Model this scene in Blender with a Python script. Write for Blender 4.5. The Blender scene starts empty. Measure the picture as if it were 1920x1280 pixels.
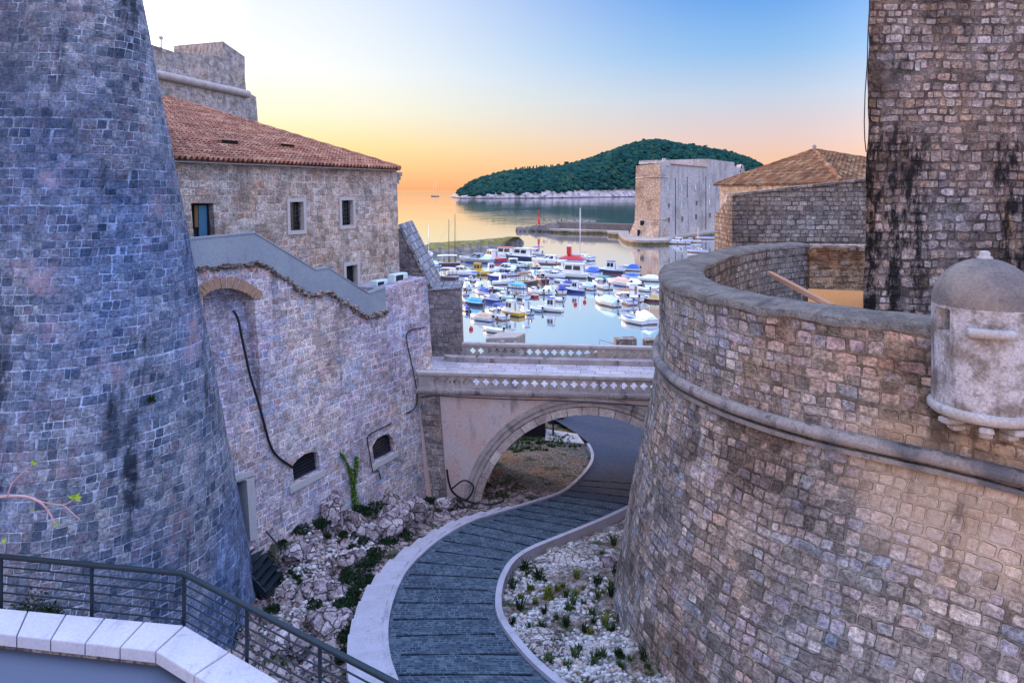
import bpy, math, random
from mathutils import Vector, Matrix, noise as mnoise
from mathutils.geometry import tessellate_polygon

random.seed(7)
SC = bpy.context.scene
COL = SC.collection
R = math.radians
F, CX, HY, CZ = 1280.0, 960.0, 357.0, 17.0     # focal length, centre and horizon of the photograph in its pixels; eye height over the sea

# ------------------------------------------------------------------ camera
cam = bpy.data.cameras.new('camera')
cam.lens = 24.0; cam.sensor_width = 36.0
cam.shift_y = -(640 - HY) / 1920.0
cam.clip_start = 0.1; cam.clip_end = 60000
camo = bpy.data.objects.new('camera', cam); COL.objects.link(camo)
camo.location = (0, 0, CZ); camo.rotation_euler = (R(90), 0, 0)
SC.camera = camo

def lin(r, g, b):
    f = lambda c: (c / 255 / 12.92) if c / 255 <= .04045 else ((c / 255 + .055) / 1.055) ** 2.4
    return (f(r), f(g), f(b), 1.0)

# ------------------------------------------------------------------ node helper
class NT:
    def __init__(s, tree): s.t = tree; s.n = tree.nodes; s.l = tree.links
    def node(s, typ, **kw):
        n = s.n.new(typ)
        for k, v in kw.items(): setattr(n, k, v)
        return n
    def put(s, sock, v):
        if v is None: return
        if isinstance(v, bpy.types.NodeSocket): s.l.new(v, sock)
        else:
            try: sock.default_value = v
            except Exception: sock.default_value = (v[0], v[1], v[2])
    def m(s, op, a, b=None, c=None, clamp=False):
        n = s.node('ShaderNodeMath', operation=op, use_clamp=clamp)
        s.put(n.inputs[0], a); s.put(n.inputs[1], b); s.put(n.inputs[2], c)
        return n.outputs[0]
    def vm(s, op, a, b=None):
        n = s.node('ShaderNodeVectorMath', operation=op)
        s.put(n.inputs[0], a); s.put(n.inputs[1], b)
        return n.outputs['Value'] if op in ('DOT_PRODUCT', 'LENGTH') else n.outputs[0]
    def xyz(s, x=0.0, y=0.0, z=0.0):
        n = s.node('ShaderNodeCombineXYZ')
        s.put(n.inputs[0], x); s.put(n.inputs[1], y); s.put(n.inputs[2], z)
        return n.outputs[0]
    def sep(s, v):
        n = s.node('ShaderNodeSeparateXYZ'); s.put(n.inputs[0], v); return n.outputs
    def noise(s, vec, scale=1.0, detail=2.0, rough=.5, out=0):
        n = s.node('ShaderNodeTexNoise'); s.put(n.inputs['Vector'], vec)
        n.inputs['Scale'].default_value = scale; n.inputs['Detail'].default_value = detail
        n.inputs['Roughness'].default_value = rough
        return n.outputs[out]
    def white(s, vec, col=False):
        n = s.node('ShaderNodeTexWhiteNoise', noise_dimensions='3D'); s.put(n.inputs['Vector'], vec)
        return n.outputs['Color'] if col else n.outputs['Value']
    def voro(s, vec, scale=1.0, feature='F1', rnd=1.0):
        n = s.node('ShaderNodeTexVoronoi', feature=feature); s.put(n.inputs['Vector'], vec)
        n.inputs['Scale'].default_value = scale; n.inputs['Randomness'].default_value = rnd
        return n
    def ss(s, x, a, b, lo=0.0, hi=1.0):
        n = s.node('ShaderNodeMapRange', interpolation_type='SMOOTHSTEP')
        s.put(n.inputs[0], x); s.put(n.inputs[1], a); s.put(n.inputs[2], b)
        n.inputs[3].default_value = lo; n.inputs[4].default_value = hi
        return n.outputs[0]
    def ramp(s, fac, stops, interp='LINEAR'):
        n = s.node('ShaderNodeValToRGB'); e = n.color_ramp.elements
        n.color_ramp.interpolation = interp
        while len(e) < len(stops): e.new(0.5)
        for el, (p, c) in zip(e, stops): el.position = p; el.color = tuple(c[:3]) + (1.0,)
        s.put(n.inputs[0], fac); return n.outputs[0]
    def mix(s, f, a, b, mode='MIX'):
        n = s.node('ShaderNodeMix', data_type='RGBA', blend_type=mode)
        s.put(n.inputs[0], f)
        for i, v in ((6, a), (7, b)):
            s.put(n.inputs[i], v if isinstance(v, bpy.types.NodeSocket) else tuple(v[:3]) + (1.0,))
        return n.outputs[2]
    def bump(s, h, strength=.5, dist=.02):
        n = s.node('ShaderNodeBump'); n.inputs['Strength'].default_value = strength
        n.inputs['Distance'].default_value = dist; s.put(n.inputs['Height'], h); return n.outputs[0]

# ------------------------------------------------------------------ sky, sun, exposure
SUN_AZ, SUN_EL = R(-46), R(6.5)             # left of the view axis, low over the sea behind the house
sund = Vector((math.sin(SUN_AZ) * math.cos(SUN_EL), math.cos(SUN_AZ) * math.cos(SUN_EL), math.sin(SUN_EL)))
world = bpy.data.worlds.new('World'); SC.world = world; world.use_nodes = True
w = NT(world.node_tree); w.n.clear()
tc = w.node('ShaderNodeTexCoord').outputs['Generated']
dirv = w.vm('NORMALIZE', tc)
dx, dy, dz = w.sep(dirv)
el = w.m('ARCSINE', dz)
eln = w.m('DIVIDE', el, R(90), clamp=True)
az = w.m('ARCTAN2', dx, dy)
da = w.m('ABSOLUTE', w.m('SUBTRACT', az, SUN_AZ))
da = w.m('MINIMUM', da, w.m('SUBTRACT', 2 * math.pi, da))
D90 = lambda d: d / 90.0
far_side = w.ramp(eln, [(0, lin(252, 180, 132)), (D90(1.8), lin(248, 196, 158)), (D90(4.2), lin(230, 204, 202)),
                        (D90(7.5), lin(196, 210, 231)), (D90(11), lin(146, 192, 239)), (D90(16), lin(94, 158, 236)),
                        (D90(34), lin(130, 168, 232)), (1, lin(150, 172, 224))])
sun_side = w.ramp(eln, [(0, lin(250, 168, 116)), (D90(1.6), lin(255, 200, 136)), (D90(3.6), lin(255, 230, 158)),
                        (D90(6.2), lin(255, 249, 218)), (D90(9.5), lin(255, 255, 250)), (D90(15), lin(238, 245, 255)),
                        (D90(34), lin(176, 198, 236)), (1, lin(150, 172, 224))])
fsun = w.ss(da, R(66), R(23))
sky = w.mix(fsun, far_side, sun_side)
right = w.ramp(eln, [(0, lin(232, 202, 190)), (D90(12), lin(224, 208, 204)), (D90(34), lin(190, 190, 212)), (1, lin(150, 172, 224))])
behind = w.ramp(eln, [(0, lin(110, 132, 172)), (D90(12), lin(104, 140, 200)), (D90(34), lin(108, 150, 214)), (1, lin(150, 172, 224))])
sky = w.mix(w.ss(da, R(66), R(105)), sky, right)
sky = w.mix(w.ss(da, R(128), R(168)), sky, behind)
gain = w.m('ADD', 1.0, w.m('MULTIPLY', w.ss(el, R(16), R(38)), 2.55))
gain = w.m('ADD', gain, w.m('MULTIPLY', w.m('MULTIPLY', w.ss(da, R(26), R(8)), w.ss(el, R(35), R(8))), 4.0))
gain = w.m('ADD', gain, w.m('MULTIPLY', w.ss(da, R(66), R(105)), 1.35))
sky = w.vm('MULTIPLY', sky, w.xyz(gain, gain, gain))
nishita = w.node('ShaderNodeTexSky', sky_type='NISHITA'); nishita.sun_disc = False
nishita.sun_elevation = SUN_EL; nishita.sun_rotation = SUN_AZ
bg1 = w.node('ShaderNodeBackground'); w.l.new(sky, bg1.inputs[0]); bg1.inputs[1].default_value = 1.0
bg2 = w.node('ShaderNodeBackground'); w.l.new(nishita.outputs[0], bg2.inputs[0]); bg2.inputs[1].default_value = .01
addb = w.node('ShaderNodeAddShader'); w.l.new(bg1.outputs[0], addb.inputs[0]); w.l.new(bg2.outputs[0], addb.inputs[1])
wo = w.node('ShaderNodeOutputWorld'); w.l.new(addb.outputs[0], wo.inputs[0])

sl = bpy.data.lights.new('sun', 'SUN'); sl.energy = 3.4; sl.angle = R(4); sl.color = (1.0, .55, .28)
so = bpy.data.objects.new('sun', sl); COL.objects.link(so)
so.rotation_euler = (-sund).to_track_quat('-Z', 'Y').to_euler(); so.location = (-40, 60, 60)
SC.view_settings.view_transform = 'Standard'; SC.view_settings.look = 'None'
SC.view_settings.exposure = 0.0; SC.view_settings.gamma = 1.0
SC.cycles.use_denoising = True
SC.cycles.max_bounces = 4; SC.cycles.diffuse_bounces = 2; SC.cycles.glossy_bounces = 3
SC.cycles.transmission_bounces = 2; SC.cycles.caustics_reflective = False; SC.cycles.caustics_refractive = False

# ------------------------------------------------------------------ geometry helpers
def P(px, py, d): return Vector(((px - CX) / F * d, d, CZ - (py - HY) / F * d))
def G(px, py, zr): return P(px, py, F * (-zr) / (py - HY))
def N3(p, s=1.0, o=0.0): return mnoise.noise(Vector((p[0] * s + o, p[1] * s - o, p[2] * s + 2 * o)))
def fbm(p, s=1.0, n=4, o=0.0):
    v = 0; a = 1
    for _ in range(n): v += a * N3(p, s, o); s *= 2.03; a *= .5
    return v

class MB:
    """collects polygons of one part; metric UVs are made when none are given"""
    def __init__(s): s.v = []; s.f = []; s.uv = []; s.sm = []; s.tint = []; s.cur = 0.5
    def vert(s, p): s.v.append(Vector(p)); s.tint.append(s.cur); return len(s.v) - 1
    def face(s, idx, uv=None, smooth=False): s.f.append(tuple(idx)); s.uv.append(uv); s.sm.append(smooth)
    def poly(s, pts, uv=None, smooth=False): s.face([s.vert(p) for p in pts], uv, smooth)
    def box(s, c, size, M=None, bev=0.0):
        c = Vector(c); hx, hy, hz = size[0] / 2, size[1] / 2, size[2] / 2
        if bev > 0:
            b = min(bev, hx * .9, hy * .9, hz * .9)
            loops = [(-hz, b), (-hz + b, 0), (hz - b, 0), (hz, b)]
            rings = []
            for z, i in loops:
                x, y = hx - i, hy - i
                rings.append([(x, -y + b * .6, z), (x, y - b * .6, z), (x - b * .6, y, z), (-x + b * .6, y, z),
                              (-x, y - b * .6, z), (-x, -y + b * .6, z), (-x + b * .6, -y, z), (x - b * .6, -y, z)])
            s.loft([[(M @ Vector(p) if M else Vector(p)) + c for p in r] for r in rings], closed=True, caps=True, smooth=False)
            return
        q = [Vector((x, y, z)) for z in (-hz, hz) for x, y in ((-hx, -hy), (hx, -hy), (hx, hy), (-hx, hy))]
        i0 = len(s.v)
        for p in q: s.vert((M @ p if M else p) + c)
        for f in ((3, 2, 1, 0), (4, 5, 6, 7), (0, 1, 5, 4), (1, 2, 6, 5), (2, 3, 7, 6), (3, 0, 4, 7)): s.face([i0 + k for k in f])
    def loft(s, rings, closed=True, caps=False, smooth=True, uvf=None):
        idx = [[s.vert(p) for p in r] for r in rings]
        n = len(rings[0])
        for a in range(len(rings) - 1):
            for b in range(n if closed else n - 1):
                c = (b + 1) % n
                uv = [uvf(a, b), uvf(a, b + 1), uvf(a + 1, b + 1), uvf(a + 1, b)] if uvf else None
                s.face([idx[a][b], idx[a][c], idx[a + 1][c], idx[a + 1][b]], uv, smooth)
        if caps:
            s.face(list(reversed(idx[0]))); s.face(idx[-1])
    def tube(s, pts, r, n=6, caps=True, smooth=True):
        pts = [Vector(p) for p in pts]
        rr = r if isinstance(r, (list, tuple)) else [r] * len(pts)
        rings = []; up = None
        for i, p in enumerate(pts):
            t = (pts[min(i + 1, len(pts) - 1)] - pts[max(i - 1, 0)])
            t = t.normalized() if t.length > 1e-9 else Vector((0, 0, 1))
            if up is None:
                up = Vector((0, 0, 1)) if abs(t.z) < .9 else Vector((1, 0, 0))
            a = t.cross(up).normalized(); up = a.cross(t).normalized()
            rings.append([p + (a * math.cos(k * 2 * math.pi / n) + up * math.sin(k * 2 * math.pi / n)) * rr[i] for k in range(n)])
        s.loft(rings, True, caps, smooth)
    def lathe(s, prof, c=(0, 0, 0), n=24, a0=0, a1=2 * math.pi, smooth=True):
        c = Vector(c); full = abs(a1 - a0 - 2 * math.pi) < 1e-6
        m = n if full else n + 1
        rings = [[c + Vector((r * math.cos(a0 + (a1 - a0) * k / n), r * math.sin(a0 + (a1 - a0) * k / n), z)) for k in range(m)] for r, z in prof]
        rm = max(r for r, z in prof)
        s.loft(rings, full, False, smooth, uvf=lambda a, b: ((a1 - a0) * b / n * rm, prof[a][1]))
    def blob(s, c, r, sub=1, jit=.25, seed=0, sq=(1, 1, 1)):
        bv, bf = ICO[sub]; c = Vector(c); i0 = len(s.v)
        for p in bv:
            k = 1 + jit * 1.6 * mnoise.noise(p * 1.3 + Vector((seed * 3.1, seed * 1.7, seed)))
            s.vert(c + Vector((p.x * r * sq[0] * k, p.y * r * sq[1] * k, p.z * r * sq[2] * k)))
        for f in bf: s.face([i0 + k for k in f], None, sub > 1)
    def build(s, name, mat, parent=None, coll=True):
        me = bpy.data.meshes.new(name)
        me.from_pydata([tuple(p) for p in s.v], [], s.f)
        uvl = me.uv_layers.new(name='UVMap'); li = 0; data = []
        V = s.v
        for f, uv in zip(s.f, s.uv):
            if uv is None:
                a, b, c = V[f[0]], V[f[1]], V[f[2]]
                nrm = (b - a).cross(c - a) if len(f) == 3 else (V[f[2]] - V[f[0]]).cross(V[f[3]] - V[f[1]])
                if nrm.length > 0: nrm.normalize()
                if abs(nrm.z) > .75: uv = [(V[i].x, V[i].y) for i in f]
                else:
                    t = Vector((-nrm.y, nrm.x, 0)); t = t.normalized() if t.length > 1e-6 else Vector((1, 0, 0))
                    uv = [(V[i].dot(t), V[i].z) for i in f]
            for q in uv: data.extend((q[0], q[1]))
        uvl.data.foreach_set('uv', data)
        me.polygons.foreach_set('use_smooth', s.sm)
        at = me.attributes.new('tint', 'FLOAT', 'POINT'); at.data.foreach_set('value', s.tint)
        me.materials.append(mat); me.validate(); me.update()
        o = bpy.data.objects.new(name, me); COL.objects.link(o)
        if parent is not None:
            o.parent = parent
            M = parent_inv(parent); me.transform(M)
        return o
def parent_inv(o):
    M = Matrix.Translation(o.location) @ o.rotation_euler.to_matrix().to_4x4()
    p = o.parent
    while p is not None:
        M = Matrix.Translation(p.location) @ p.rotation_euler.to_matrix().to_4x4() @ M; p = p.parent
    return M.inverted()
def _ico(sub):
    t = (1 + 5 ** .5) / 2
    v = [Vector(p).normalized() for p in ((-1, t, 0), (1, t, 0), (-1, -t, 0), (1, -t, 0), (0, -1, t), (0, 1, t), (0, -1, -t), (0, 1, -t), (t, 0, -1), (t, 0, 1), (-t, 0, -1), (-t, 0, 1))]
    f = [(0, 11, 5), (0, 5, 1), (0, 1, 7), (0, 7, 10), (0, 10, 11), (1, 5, 9), (5, 11, 4), (11, 10, 2), (10, 7, 6), (7, 1, 8), (3, 9, 4), (3, 4, 2), (3, 2, 6), (3, 6, 8), (3, 8, 9), (4, 9, 5), (2, 4, 11), (6, 2, 10), (8, 6, 7), (9, 8, 1)]
    for _ in range(sub):
        mid = {}; nf = []
        def mp(a, b):
            k = (min(a, b), max(a, b))
            if k not in mid: v.append(((v[a] + v[b]) / 2).normalized()); mid[k] = len(v) - 1
            return mid[k]
        for a, b, c in f:
            ab, bc, ca = mp(a, b), mp(b, c), mp(c, a)
            nf += [(a, ab, ca), (b, bc, ab), (c, ca, bc), (ab, bc, ca)]
        f = nf
    return v, f
ICO = [_ico(0), _ico(1), _ico(2), _ico(3)]

def thing(name, label, cat, loc, group=None):
    o = bpy.data.objects.new(name, None); COL.objects.link(o); o.location = loc; o.empty_display_size = .3
    return tag(o, label, cat, group)
def tag(o, label=None, cat=None, group=None, kind=None):
    if label: o['label'] = label
    if cat: o['category'] = cat
    if group: o['group'] = group
    if kind: o['kind'] = kind
    return o
def catmull(pts, n):
    pts = [Vector(p) for p in pts]; out = []
    for i in range(len(pts) - 1):
        p0, p1, p2, p3 = pts[max(i - 1, 0)], pts[i], pts[i + 1], pts[min(i + 2, len(pts) - 1)]
        for k in range(n):
            t = k / n
            out.append(.5 * ((2 * p1) + (p2 - p0) * t + (2 * p0 - 5 * p1 + 4 * p2 - p3) * t * t + (3 * p1 - p0 - 3 * p2 + p3) * t ** 3))
    out.append(pts[-1]); return out
def slab(mb, outline, holes, mp, thick, hole_depth=.35, back=True):
    """flat wall piece with real openings; mp(s, z, depth) places it"""
    loops = [[Vector((a, b, 0)) for a, b in lp] for lp in [outline] + holes]
    flat = [q for lp in loops for q in lp]
    idx = [mb.vert(mp(q.x, q.y, 0)) for q in flat]
    for t in tessellate_polygon(loops):
        a, b, c = (flat[i] for i in t)
        if (b - a).cross(c - a).z < 0: t = (t[0], t[2], t[1])
        mb.face([idx[i] for i in t], [(flat[i].x, flat[i].y) for i in t])
    def side(lp, dep, flip):
        n = len(lp)
        for i in range(n):
            a, b = lp[i], lp[(i + 1) % n]
            L = math.hypot(b[0] - a[0], b[1] - a[1])
            q = [mp(a[0], a[1], 0), mp(b[0], b[1], 0), mp(b[0], b[1], dep), mp(a[0], a[1], dep)]
            if abs(b[1] - a[1]) > abs(b[0] - a[0]): uv = [(a[0], a[1]), (b[0], b[1]), (b[0] + dep, b[1]), (a[0] + dep, a[1])]
            else: uv = [(a[0], a[1]), (b[0], b[1]), (b[0], b[1] + dep), (a[0], a[1] + dep)]
            mb.poly(q, uv)
    side(outline, thick, False)
    for k, h in enumerate(holes): side(h, hole_depth[k] if isinstance(hole_depth, (list, tuple)) else hole_depth, True)
    if back:
        lp = [Vector((a, b, 0)) for a, b in outline]
        for t in tessellate_polygon([lp]):
            mb.poly([mp(lp[i].x, lp[i].y, thick) for i in t], [(lp[i].x, lp[i].y) for i in t])
def strip_box(mb, pts, wdt, top, bot, side=None):
    """a ribbon with thickness along pts (z used), from offset 0 to wdt on the given side normals"""
    rings = []
    for i, p in enumerate(pts):
        n = side[i] * wdt
        rings.append([p + Vector((0, 0, bot)), p + Vector((0, 0, top)), p + n + Vector((0, 0, top)), p + n + Vector((0, 0, bot))])
    mb.loft(rings, True, True, False)

# ------------------------------------------------------------------ materials
def new_mat(name):
    m = bpy.data.materials.new(name); m.use_nodes = True
    t = NT(m.node_tree); b = m.node_tree.nodes['Principled BSDF']
    return m, t, b
def plain(name, col, rough=.6, metal=0.0, var=.12, vs=6.0, bump=0.0, spec=.3, scale_coord='Object'):
    m, t, b = new_mat(name)
    co = t.node('ShaderNodeTexCoord').outputs[scale_coord]
    n = t.noise(co, vs, 4, .6)
    c = t.mix(n, [x * (1 - var * 1.6) for x in col[:3]], [min(1, x * (1 + var * 1.3)) for x in col[:3]])
    t.put(b.inputs['Base Color'], c)
    b.inputs['Roughness'].default_value = rough; b.inputs['Metallic'].default_value = metal
    b.inputs['Specular IOR Level'].default_value = spec
    if bump: t.put(b.inputs['Normal'], t.bump(n, bump, .02))
    return m
def masonry(name, h, wd, cols, mortar, mw=.012, irr=1.0, bump=.6, bdist=.03, wob=.02, rnd=.03, fade=.35,
            stain=None, dirt=None, rough=.92, drift=None, grain=15.0, flat=0.0, ctr=1.0):
    m, t, b = new_mat(name)
    uv = t.node('ShaderNodeUVMap').outputs[0]
    gp = t.node('ShaderNodeNewGeometry').outputs['Position']
    wv = t.vm('SCALE', t.vm('SUBTRACT', t.noise(uv, 1.1 / h * .35, 2, .5, 1), (.5, .5, .5)))
    wv.node.inputs['Scale'].default_value = wob * 2.2
    fine = t.vm('SCALE', t.vm('SUBTRACT', t.noise(uv, 9.0 * .25 / h, 2, .6, 1), (.5, .5, .5)))
    fine.node.inputs['Scale'].default_value = .018 * irr
    q = t.vm('ADD', t.vm('ADD', uv, wv), fine)
    u, v, _ = t.sep(q)
    vv = t.m('ADD', t.m('DIVIDE', v, h), t.m('MULTIPLY', t.noise(t.xyz(0.3, t.m('MULTIPLY', v, .9 / h * .5), 0), 1.0, 1), 1.1 * irr))
    row = t.m('FLOOR', vv); fv = t.m('SUBTRACT', vv, row)
    r1 = t.white(t.xyz(row, 3.7, 1.1)); r2 = t.white(t.xyz(row, 9.1, 5.3))
    wrow = t.m('DIVIDE', t.m('ADD', .8, t.m('MULTIPLY', r2, .45)), wd)
    uu = t.m('ADD', t.m('MULTIPLY', u, wrow), t.m('MULTIPLY', r1, 37.0))
    uu = t.m('ADD', uu, t.m('MULTIPLY', t.noise(t.xyz(t.m('MULTIPLY', uu, .8), t.m('MULTIPLY', row, 5.37), 0), 1.0, 1), 1.25 * irr))
    colm = t.m('FLOOR', uu); fu = t.m('SUBTRACT', uu, colm)
    du = t.m('MULTIPLY', t.m('MINIMUM', fu, t.m('SUBTRACT', 1.0, fu)), wd)
    dv = t.m('MULTIPLY', t.m('MINIMUM', fv, t.m('SUBTRACT', 1.0, fv)), h)
    ax = t.m('MAXIMUM', t.m('SUBTRACT', rnd, du), 0.0); ay = t.m('MAXIMUM', t.m('SUBTRACT', rnd, dv), 0.0)
    d = t.m('SUBTRACT', rnd, t.m('SQRT', t.m('ADD', t.m('MULTIPLY', ax, ax), t.m('MULTIPLY', ay, ay))))
    cell = t.xyz(colm, row, 0.5)
    rc = t.white(cell); rc2 = t.white(t.xyz(colm, row, 7.7)); rc3 = t.white(t.xyz(colm, row, 13.7))
    dj = t.m('SUBTRACT', d, t.m('MULTIPLY', rc3, mw * .9 * irr))
    mask = t.ss(dj, mw * .45, mw * 1.6)
    n = len(cols)
    c = t.ramp(rc, [((i + .5) / n, cc) for i, cc in enumerate(cols)])
    g1 = t.noise(uv, grain, 4, .68); g2 = t.noise(uv, 5.0, 4, .65)
    c = t.mix(ctr, c, t.ramp(g1, [(.28, (.40, .40, .42)), (.5, (.98, .98, .98)), (.74, (1.5, 1.48, 1.45))]), 'MULTIPLY')
    c = t.mix(ctr, c, t.ramp(g2, [(.32, (.58, .58, .60)), (.66, (1.28, 1.27, 1.25))]), 'MULTIPLY')
    pit = t.ss(t.noise(uv, 17.0, 3, .6), .60, .70)
    c = t.mix(t.m('MULTIPLY', pit, .55 * ctr), c, t.mix(1.0, c, (.35, .34, .36), 'MULTIPLY'))
    jn = t.noise(uv, 1.7, 4, .65)
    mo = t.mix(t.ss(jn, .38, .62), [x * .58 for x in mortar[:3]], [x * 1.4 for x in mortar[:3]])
    mo = t.mix(1.0, mo, t.ramp(g1, [(.3, (.6, .6, .6)), (.7, (1.3, 1.3, 1.3))]), 'MULTIPLY')
    # mortar smeared over some stones and washed out of some joints
    sm = t.m('MULTIPLY', t.ss(t.noise(uv, .8, 4, .6), .46, .62), fade)
    mk = t.m('MULTIPLY', mask, t.m('SUBTRACT', 1.0, t.m('MULTIPLY', sm, t.m('ADD', .25, t.m('MULTIPLY', rc2, .75)))))
    c = t.mix(mk, mo, c)
    hue = t.noise(gp, .55, 4, .6)
    c = t.mix(1.0, c, t.ramp(hue, [(.3, (1.08, .99, .94)), (.45, (1.0, 1.0, 1.0)), (.55, (.99, .985, 1.02)), (.68, (.90, .98, 1.05))]), 'MULTIPLY')
    if dirt:
        dc, amt, sc = dirt
        av = sum(dc) / 3; c = t.mix(t.m('MULTIPLY', t.ss(t.noise(gp, sc, 5, .62), .45, .68), amt), c, t.mix(1.0, c, [x / av * .38 for x in dc], 'MULTIPLY'))
    if drift:                                   # slow change of the stone itself over the wall
        dc, amt, sc = drift
        c = t.mix(t.m('MULTIPLY', t.ss(t.noise(gp, sc, 3, .5), .4, .62), amt), c, t.mix(1.0, c, dc, 'MULTIPLY'))
    gm = t.node('ShaderNodeGamma'); t.put(gm.inputs[0], c); gm.inputs[1].default_value = 1.22; c = t.mix(1.0, gm.outputs[0], (1.22, 1.22, 1.22), 'MULTIPLY')
    if stain: c = stain(t, c, uv, gp)
    t.put(b.inputs['Base Color'], c)
    b.inputs['Roughness'].default_value = rough; b.inputs['Specular IOR Level'].default_value = .15
    tilt = t.m('ADD', t.m('MULTIPLY', t.m('SUBTRACT', fu, .5), t.m('SUBTRACT', rc3, .5)), t.m('MULTIPLY', t.m('SUBTRACT', fv, .5), t.m('SUBTRACT', rc2, .5)))
    mk2 = t.m('ADD', mk, t.m('MULTIPLY', t.m('MULTIPLY', tilt, 1.6 * irr), mk))
    hgt = t.m('ADD', t.m('MULTIPLY', mk2, t.m('ADD', .5, t.m('MULTIPLY', rc2, .5))),
              t.m('ADD', t.m('MULTIPLY', g1, .8), t.m('MULTIPLY', g2, .6)))
    t.put(b.inputs['Normal'], t.bump(hgt, bump, bdist))
    return m

def streaks(colour, amt, sx=1.1, sy=.22, lo=.56, hi=.68, vlo=None, off=0.0):
    def f(t, c, uv, gp):
        u, v, _ = t.sep(uv)
        q = t.xyz(t.m('ADD', t.m('MULTIPLY', u, sx), off), t.m('MULTIPLY', v, sy), 0)
        k = t.ss(t.noise(q, 1.0, 5, .62), lo, hi)
        k = t.m('MULTIPLY', k, t.ss(t.noise(uv, 3.5, 4, .7), .3, .52))
        if vlo: k = t.m('MULTIPLY', k, t.ss(v, vlo[0], vlo[1]))
        return t.mix(t.m('MULTIPLY', k, amt), c, colour)
    return f
def chain(*fs):
    def f(t, c, uv, gp):
        for g in fs: c = g(t, c, uv, gp)
        return c
    return f

M = {}
def tower_shade_stain(t, c, uv, gp):
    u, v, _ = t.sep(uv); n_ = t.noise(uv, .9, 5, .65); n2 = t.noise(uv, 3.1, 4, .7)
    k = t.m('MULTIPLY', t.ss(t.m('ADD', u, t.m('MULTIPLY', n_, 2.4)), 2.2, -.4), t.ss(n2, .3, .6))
    c = t.mix(t.m('MULTIPLY', k, .62), c, (.030, .045, .075))  # darkens towards the left: shade of that side put into the stone colour
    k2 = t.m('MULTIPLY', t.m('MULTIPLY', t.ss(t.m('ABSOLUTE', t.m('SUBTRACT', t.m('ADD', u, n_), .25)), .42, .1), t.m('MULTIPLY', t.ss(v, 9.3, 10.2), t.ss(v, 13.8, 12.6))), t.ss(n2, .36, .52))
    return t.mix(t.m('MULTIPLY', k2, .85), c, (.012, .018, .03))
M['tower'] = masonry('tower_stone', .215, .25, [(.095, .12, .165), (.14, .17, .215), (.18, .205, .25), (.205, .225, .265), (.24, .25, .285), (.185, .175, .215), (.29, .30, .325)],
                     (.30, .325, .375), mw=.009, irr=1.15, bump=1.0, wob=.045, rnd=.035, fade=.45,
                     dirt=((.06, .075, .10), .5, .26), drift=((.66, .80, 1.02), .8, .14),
                     stain=chain(tower_shade_stain, streaks((.012, .018, .03), .9, .8, .14, .55, .66), streaks((.40, .27, .30), .55, .6, .5, .56, .72, off=9)))
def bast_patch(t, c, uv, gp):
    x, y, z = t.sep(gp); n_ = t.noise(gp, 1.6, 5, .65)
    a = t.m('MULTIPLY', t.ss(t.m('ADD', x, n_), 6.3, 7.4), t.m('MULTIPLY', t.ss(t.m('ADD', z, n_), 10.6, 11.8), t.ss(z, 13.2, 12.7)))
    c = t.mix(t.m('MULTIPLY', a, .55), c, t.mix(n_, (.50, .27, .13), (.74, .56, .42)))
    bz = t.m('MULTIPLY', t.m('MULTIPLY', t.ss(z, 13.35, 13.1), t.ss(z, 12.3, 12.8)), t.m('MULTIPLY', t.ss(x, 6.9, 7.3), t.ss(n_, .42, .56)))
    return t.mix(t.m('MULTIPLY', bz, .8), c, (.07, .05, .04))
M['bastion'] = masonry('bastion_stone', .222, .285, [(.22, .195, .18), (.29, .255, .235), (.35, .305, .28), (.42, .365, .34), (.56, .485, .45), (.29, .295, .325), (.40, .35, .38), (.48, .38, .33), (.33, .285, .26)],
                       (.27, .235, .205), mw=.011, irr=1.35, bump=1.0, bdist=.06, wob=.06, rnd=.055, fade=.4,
                       dirt=((.08, .072, .068), .8, .4), drift=((1.12, .97, .86), .7, .3),
                       stain=chain(bast_patch, streaks((.035, .03, .03), .7, .9, .2, .60, .72), streaks((.60, .36, .2), .45, .8, .5, .62, .76, off=4), streaks((.5, .48, .46), .5, 1.6, .15, .66, .74, off=31)))
def keep_stain(t, c, uv, gp):
    u, v, _ = t.sep(uv)
    n_ = t.noise(t.xyz(t.m('MULTIPLY', u, 2.2), t.m('MULTIPLY', v, .55), 0), 1.0, 6, .68)
    w1 = t.m('MULTIPLY', t.ss(t.m('ADD', u, t.m('MULTIPLY', n_, .9)), 2.5, 1.7), t.ss(t.m('ADD', v, t.m('MULTIPLY', n_, 2.0)), 20.3, 19.0))
    w2 = t.m('MULTIPLY', t.m('MULTIPLY', t.ss(t.m('ADD', u, n_), 3.7, 4.0), t.ss(t.m('ADD', u, n_), 4.9, 4.5)), t.ss(t.m('ADD', v, t.m('MULTIPLY', n_, 2.0)), 20.3, 19.2))
    w3 = t.m('MULTIPLY', t.ss(n_, .56, .64), .6)
    k = t.m('MULTIPLY', t.m('MAXIMUM', t.m('MAXIMUM', w1, w2), w3), t.ss(t.noise(t.xyz(t.m('MULTIPLY', u, 3.2), t.m('MULTIPLY', v, 1.0), 0), 1.0, 6, .74), .44, .57))
    return t.mix(t.m('MULTIPLY', k, .96), c, (.012, .011, .012))
M['keep'] = masonry('keep_stone', .23, .30, [(.24, .195, .18), (.33, .275, .255), (.41, .345, .32), (.52, .44, .42), (.37, .295, .275), (.44, .34, .28)],
                    (.20, .165, .145), mw=.016, irr=1.55, bump=1.0, bdist=.07, wob=.08, rnd=.065, fade=.5,
                    dirt=((.07, .062, .058), .8, .5), drift=((1.1, .97, .86), .7, .35),
                    stain=chain(streaks((.40, .19, .07), .5, 1.2, .3, .60, .70, off=21), keep_stain))
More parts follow.
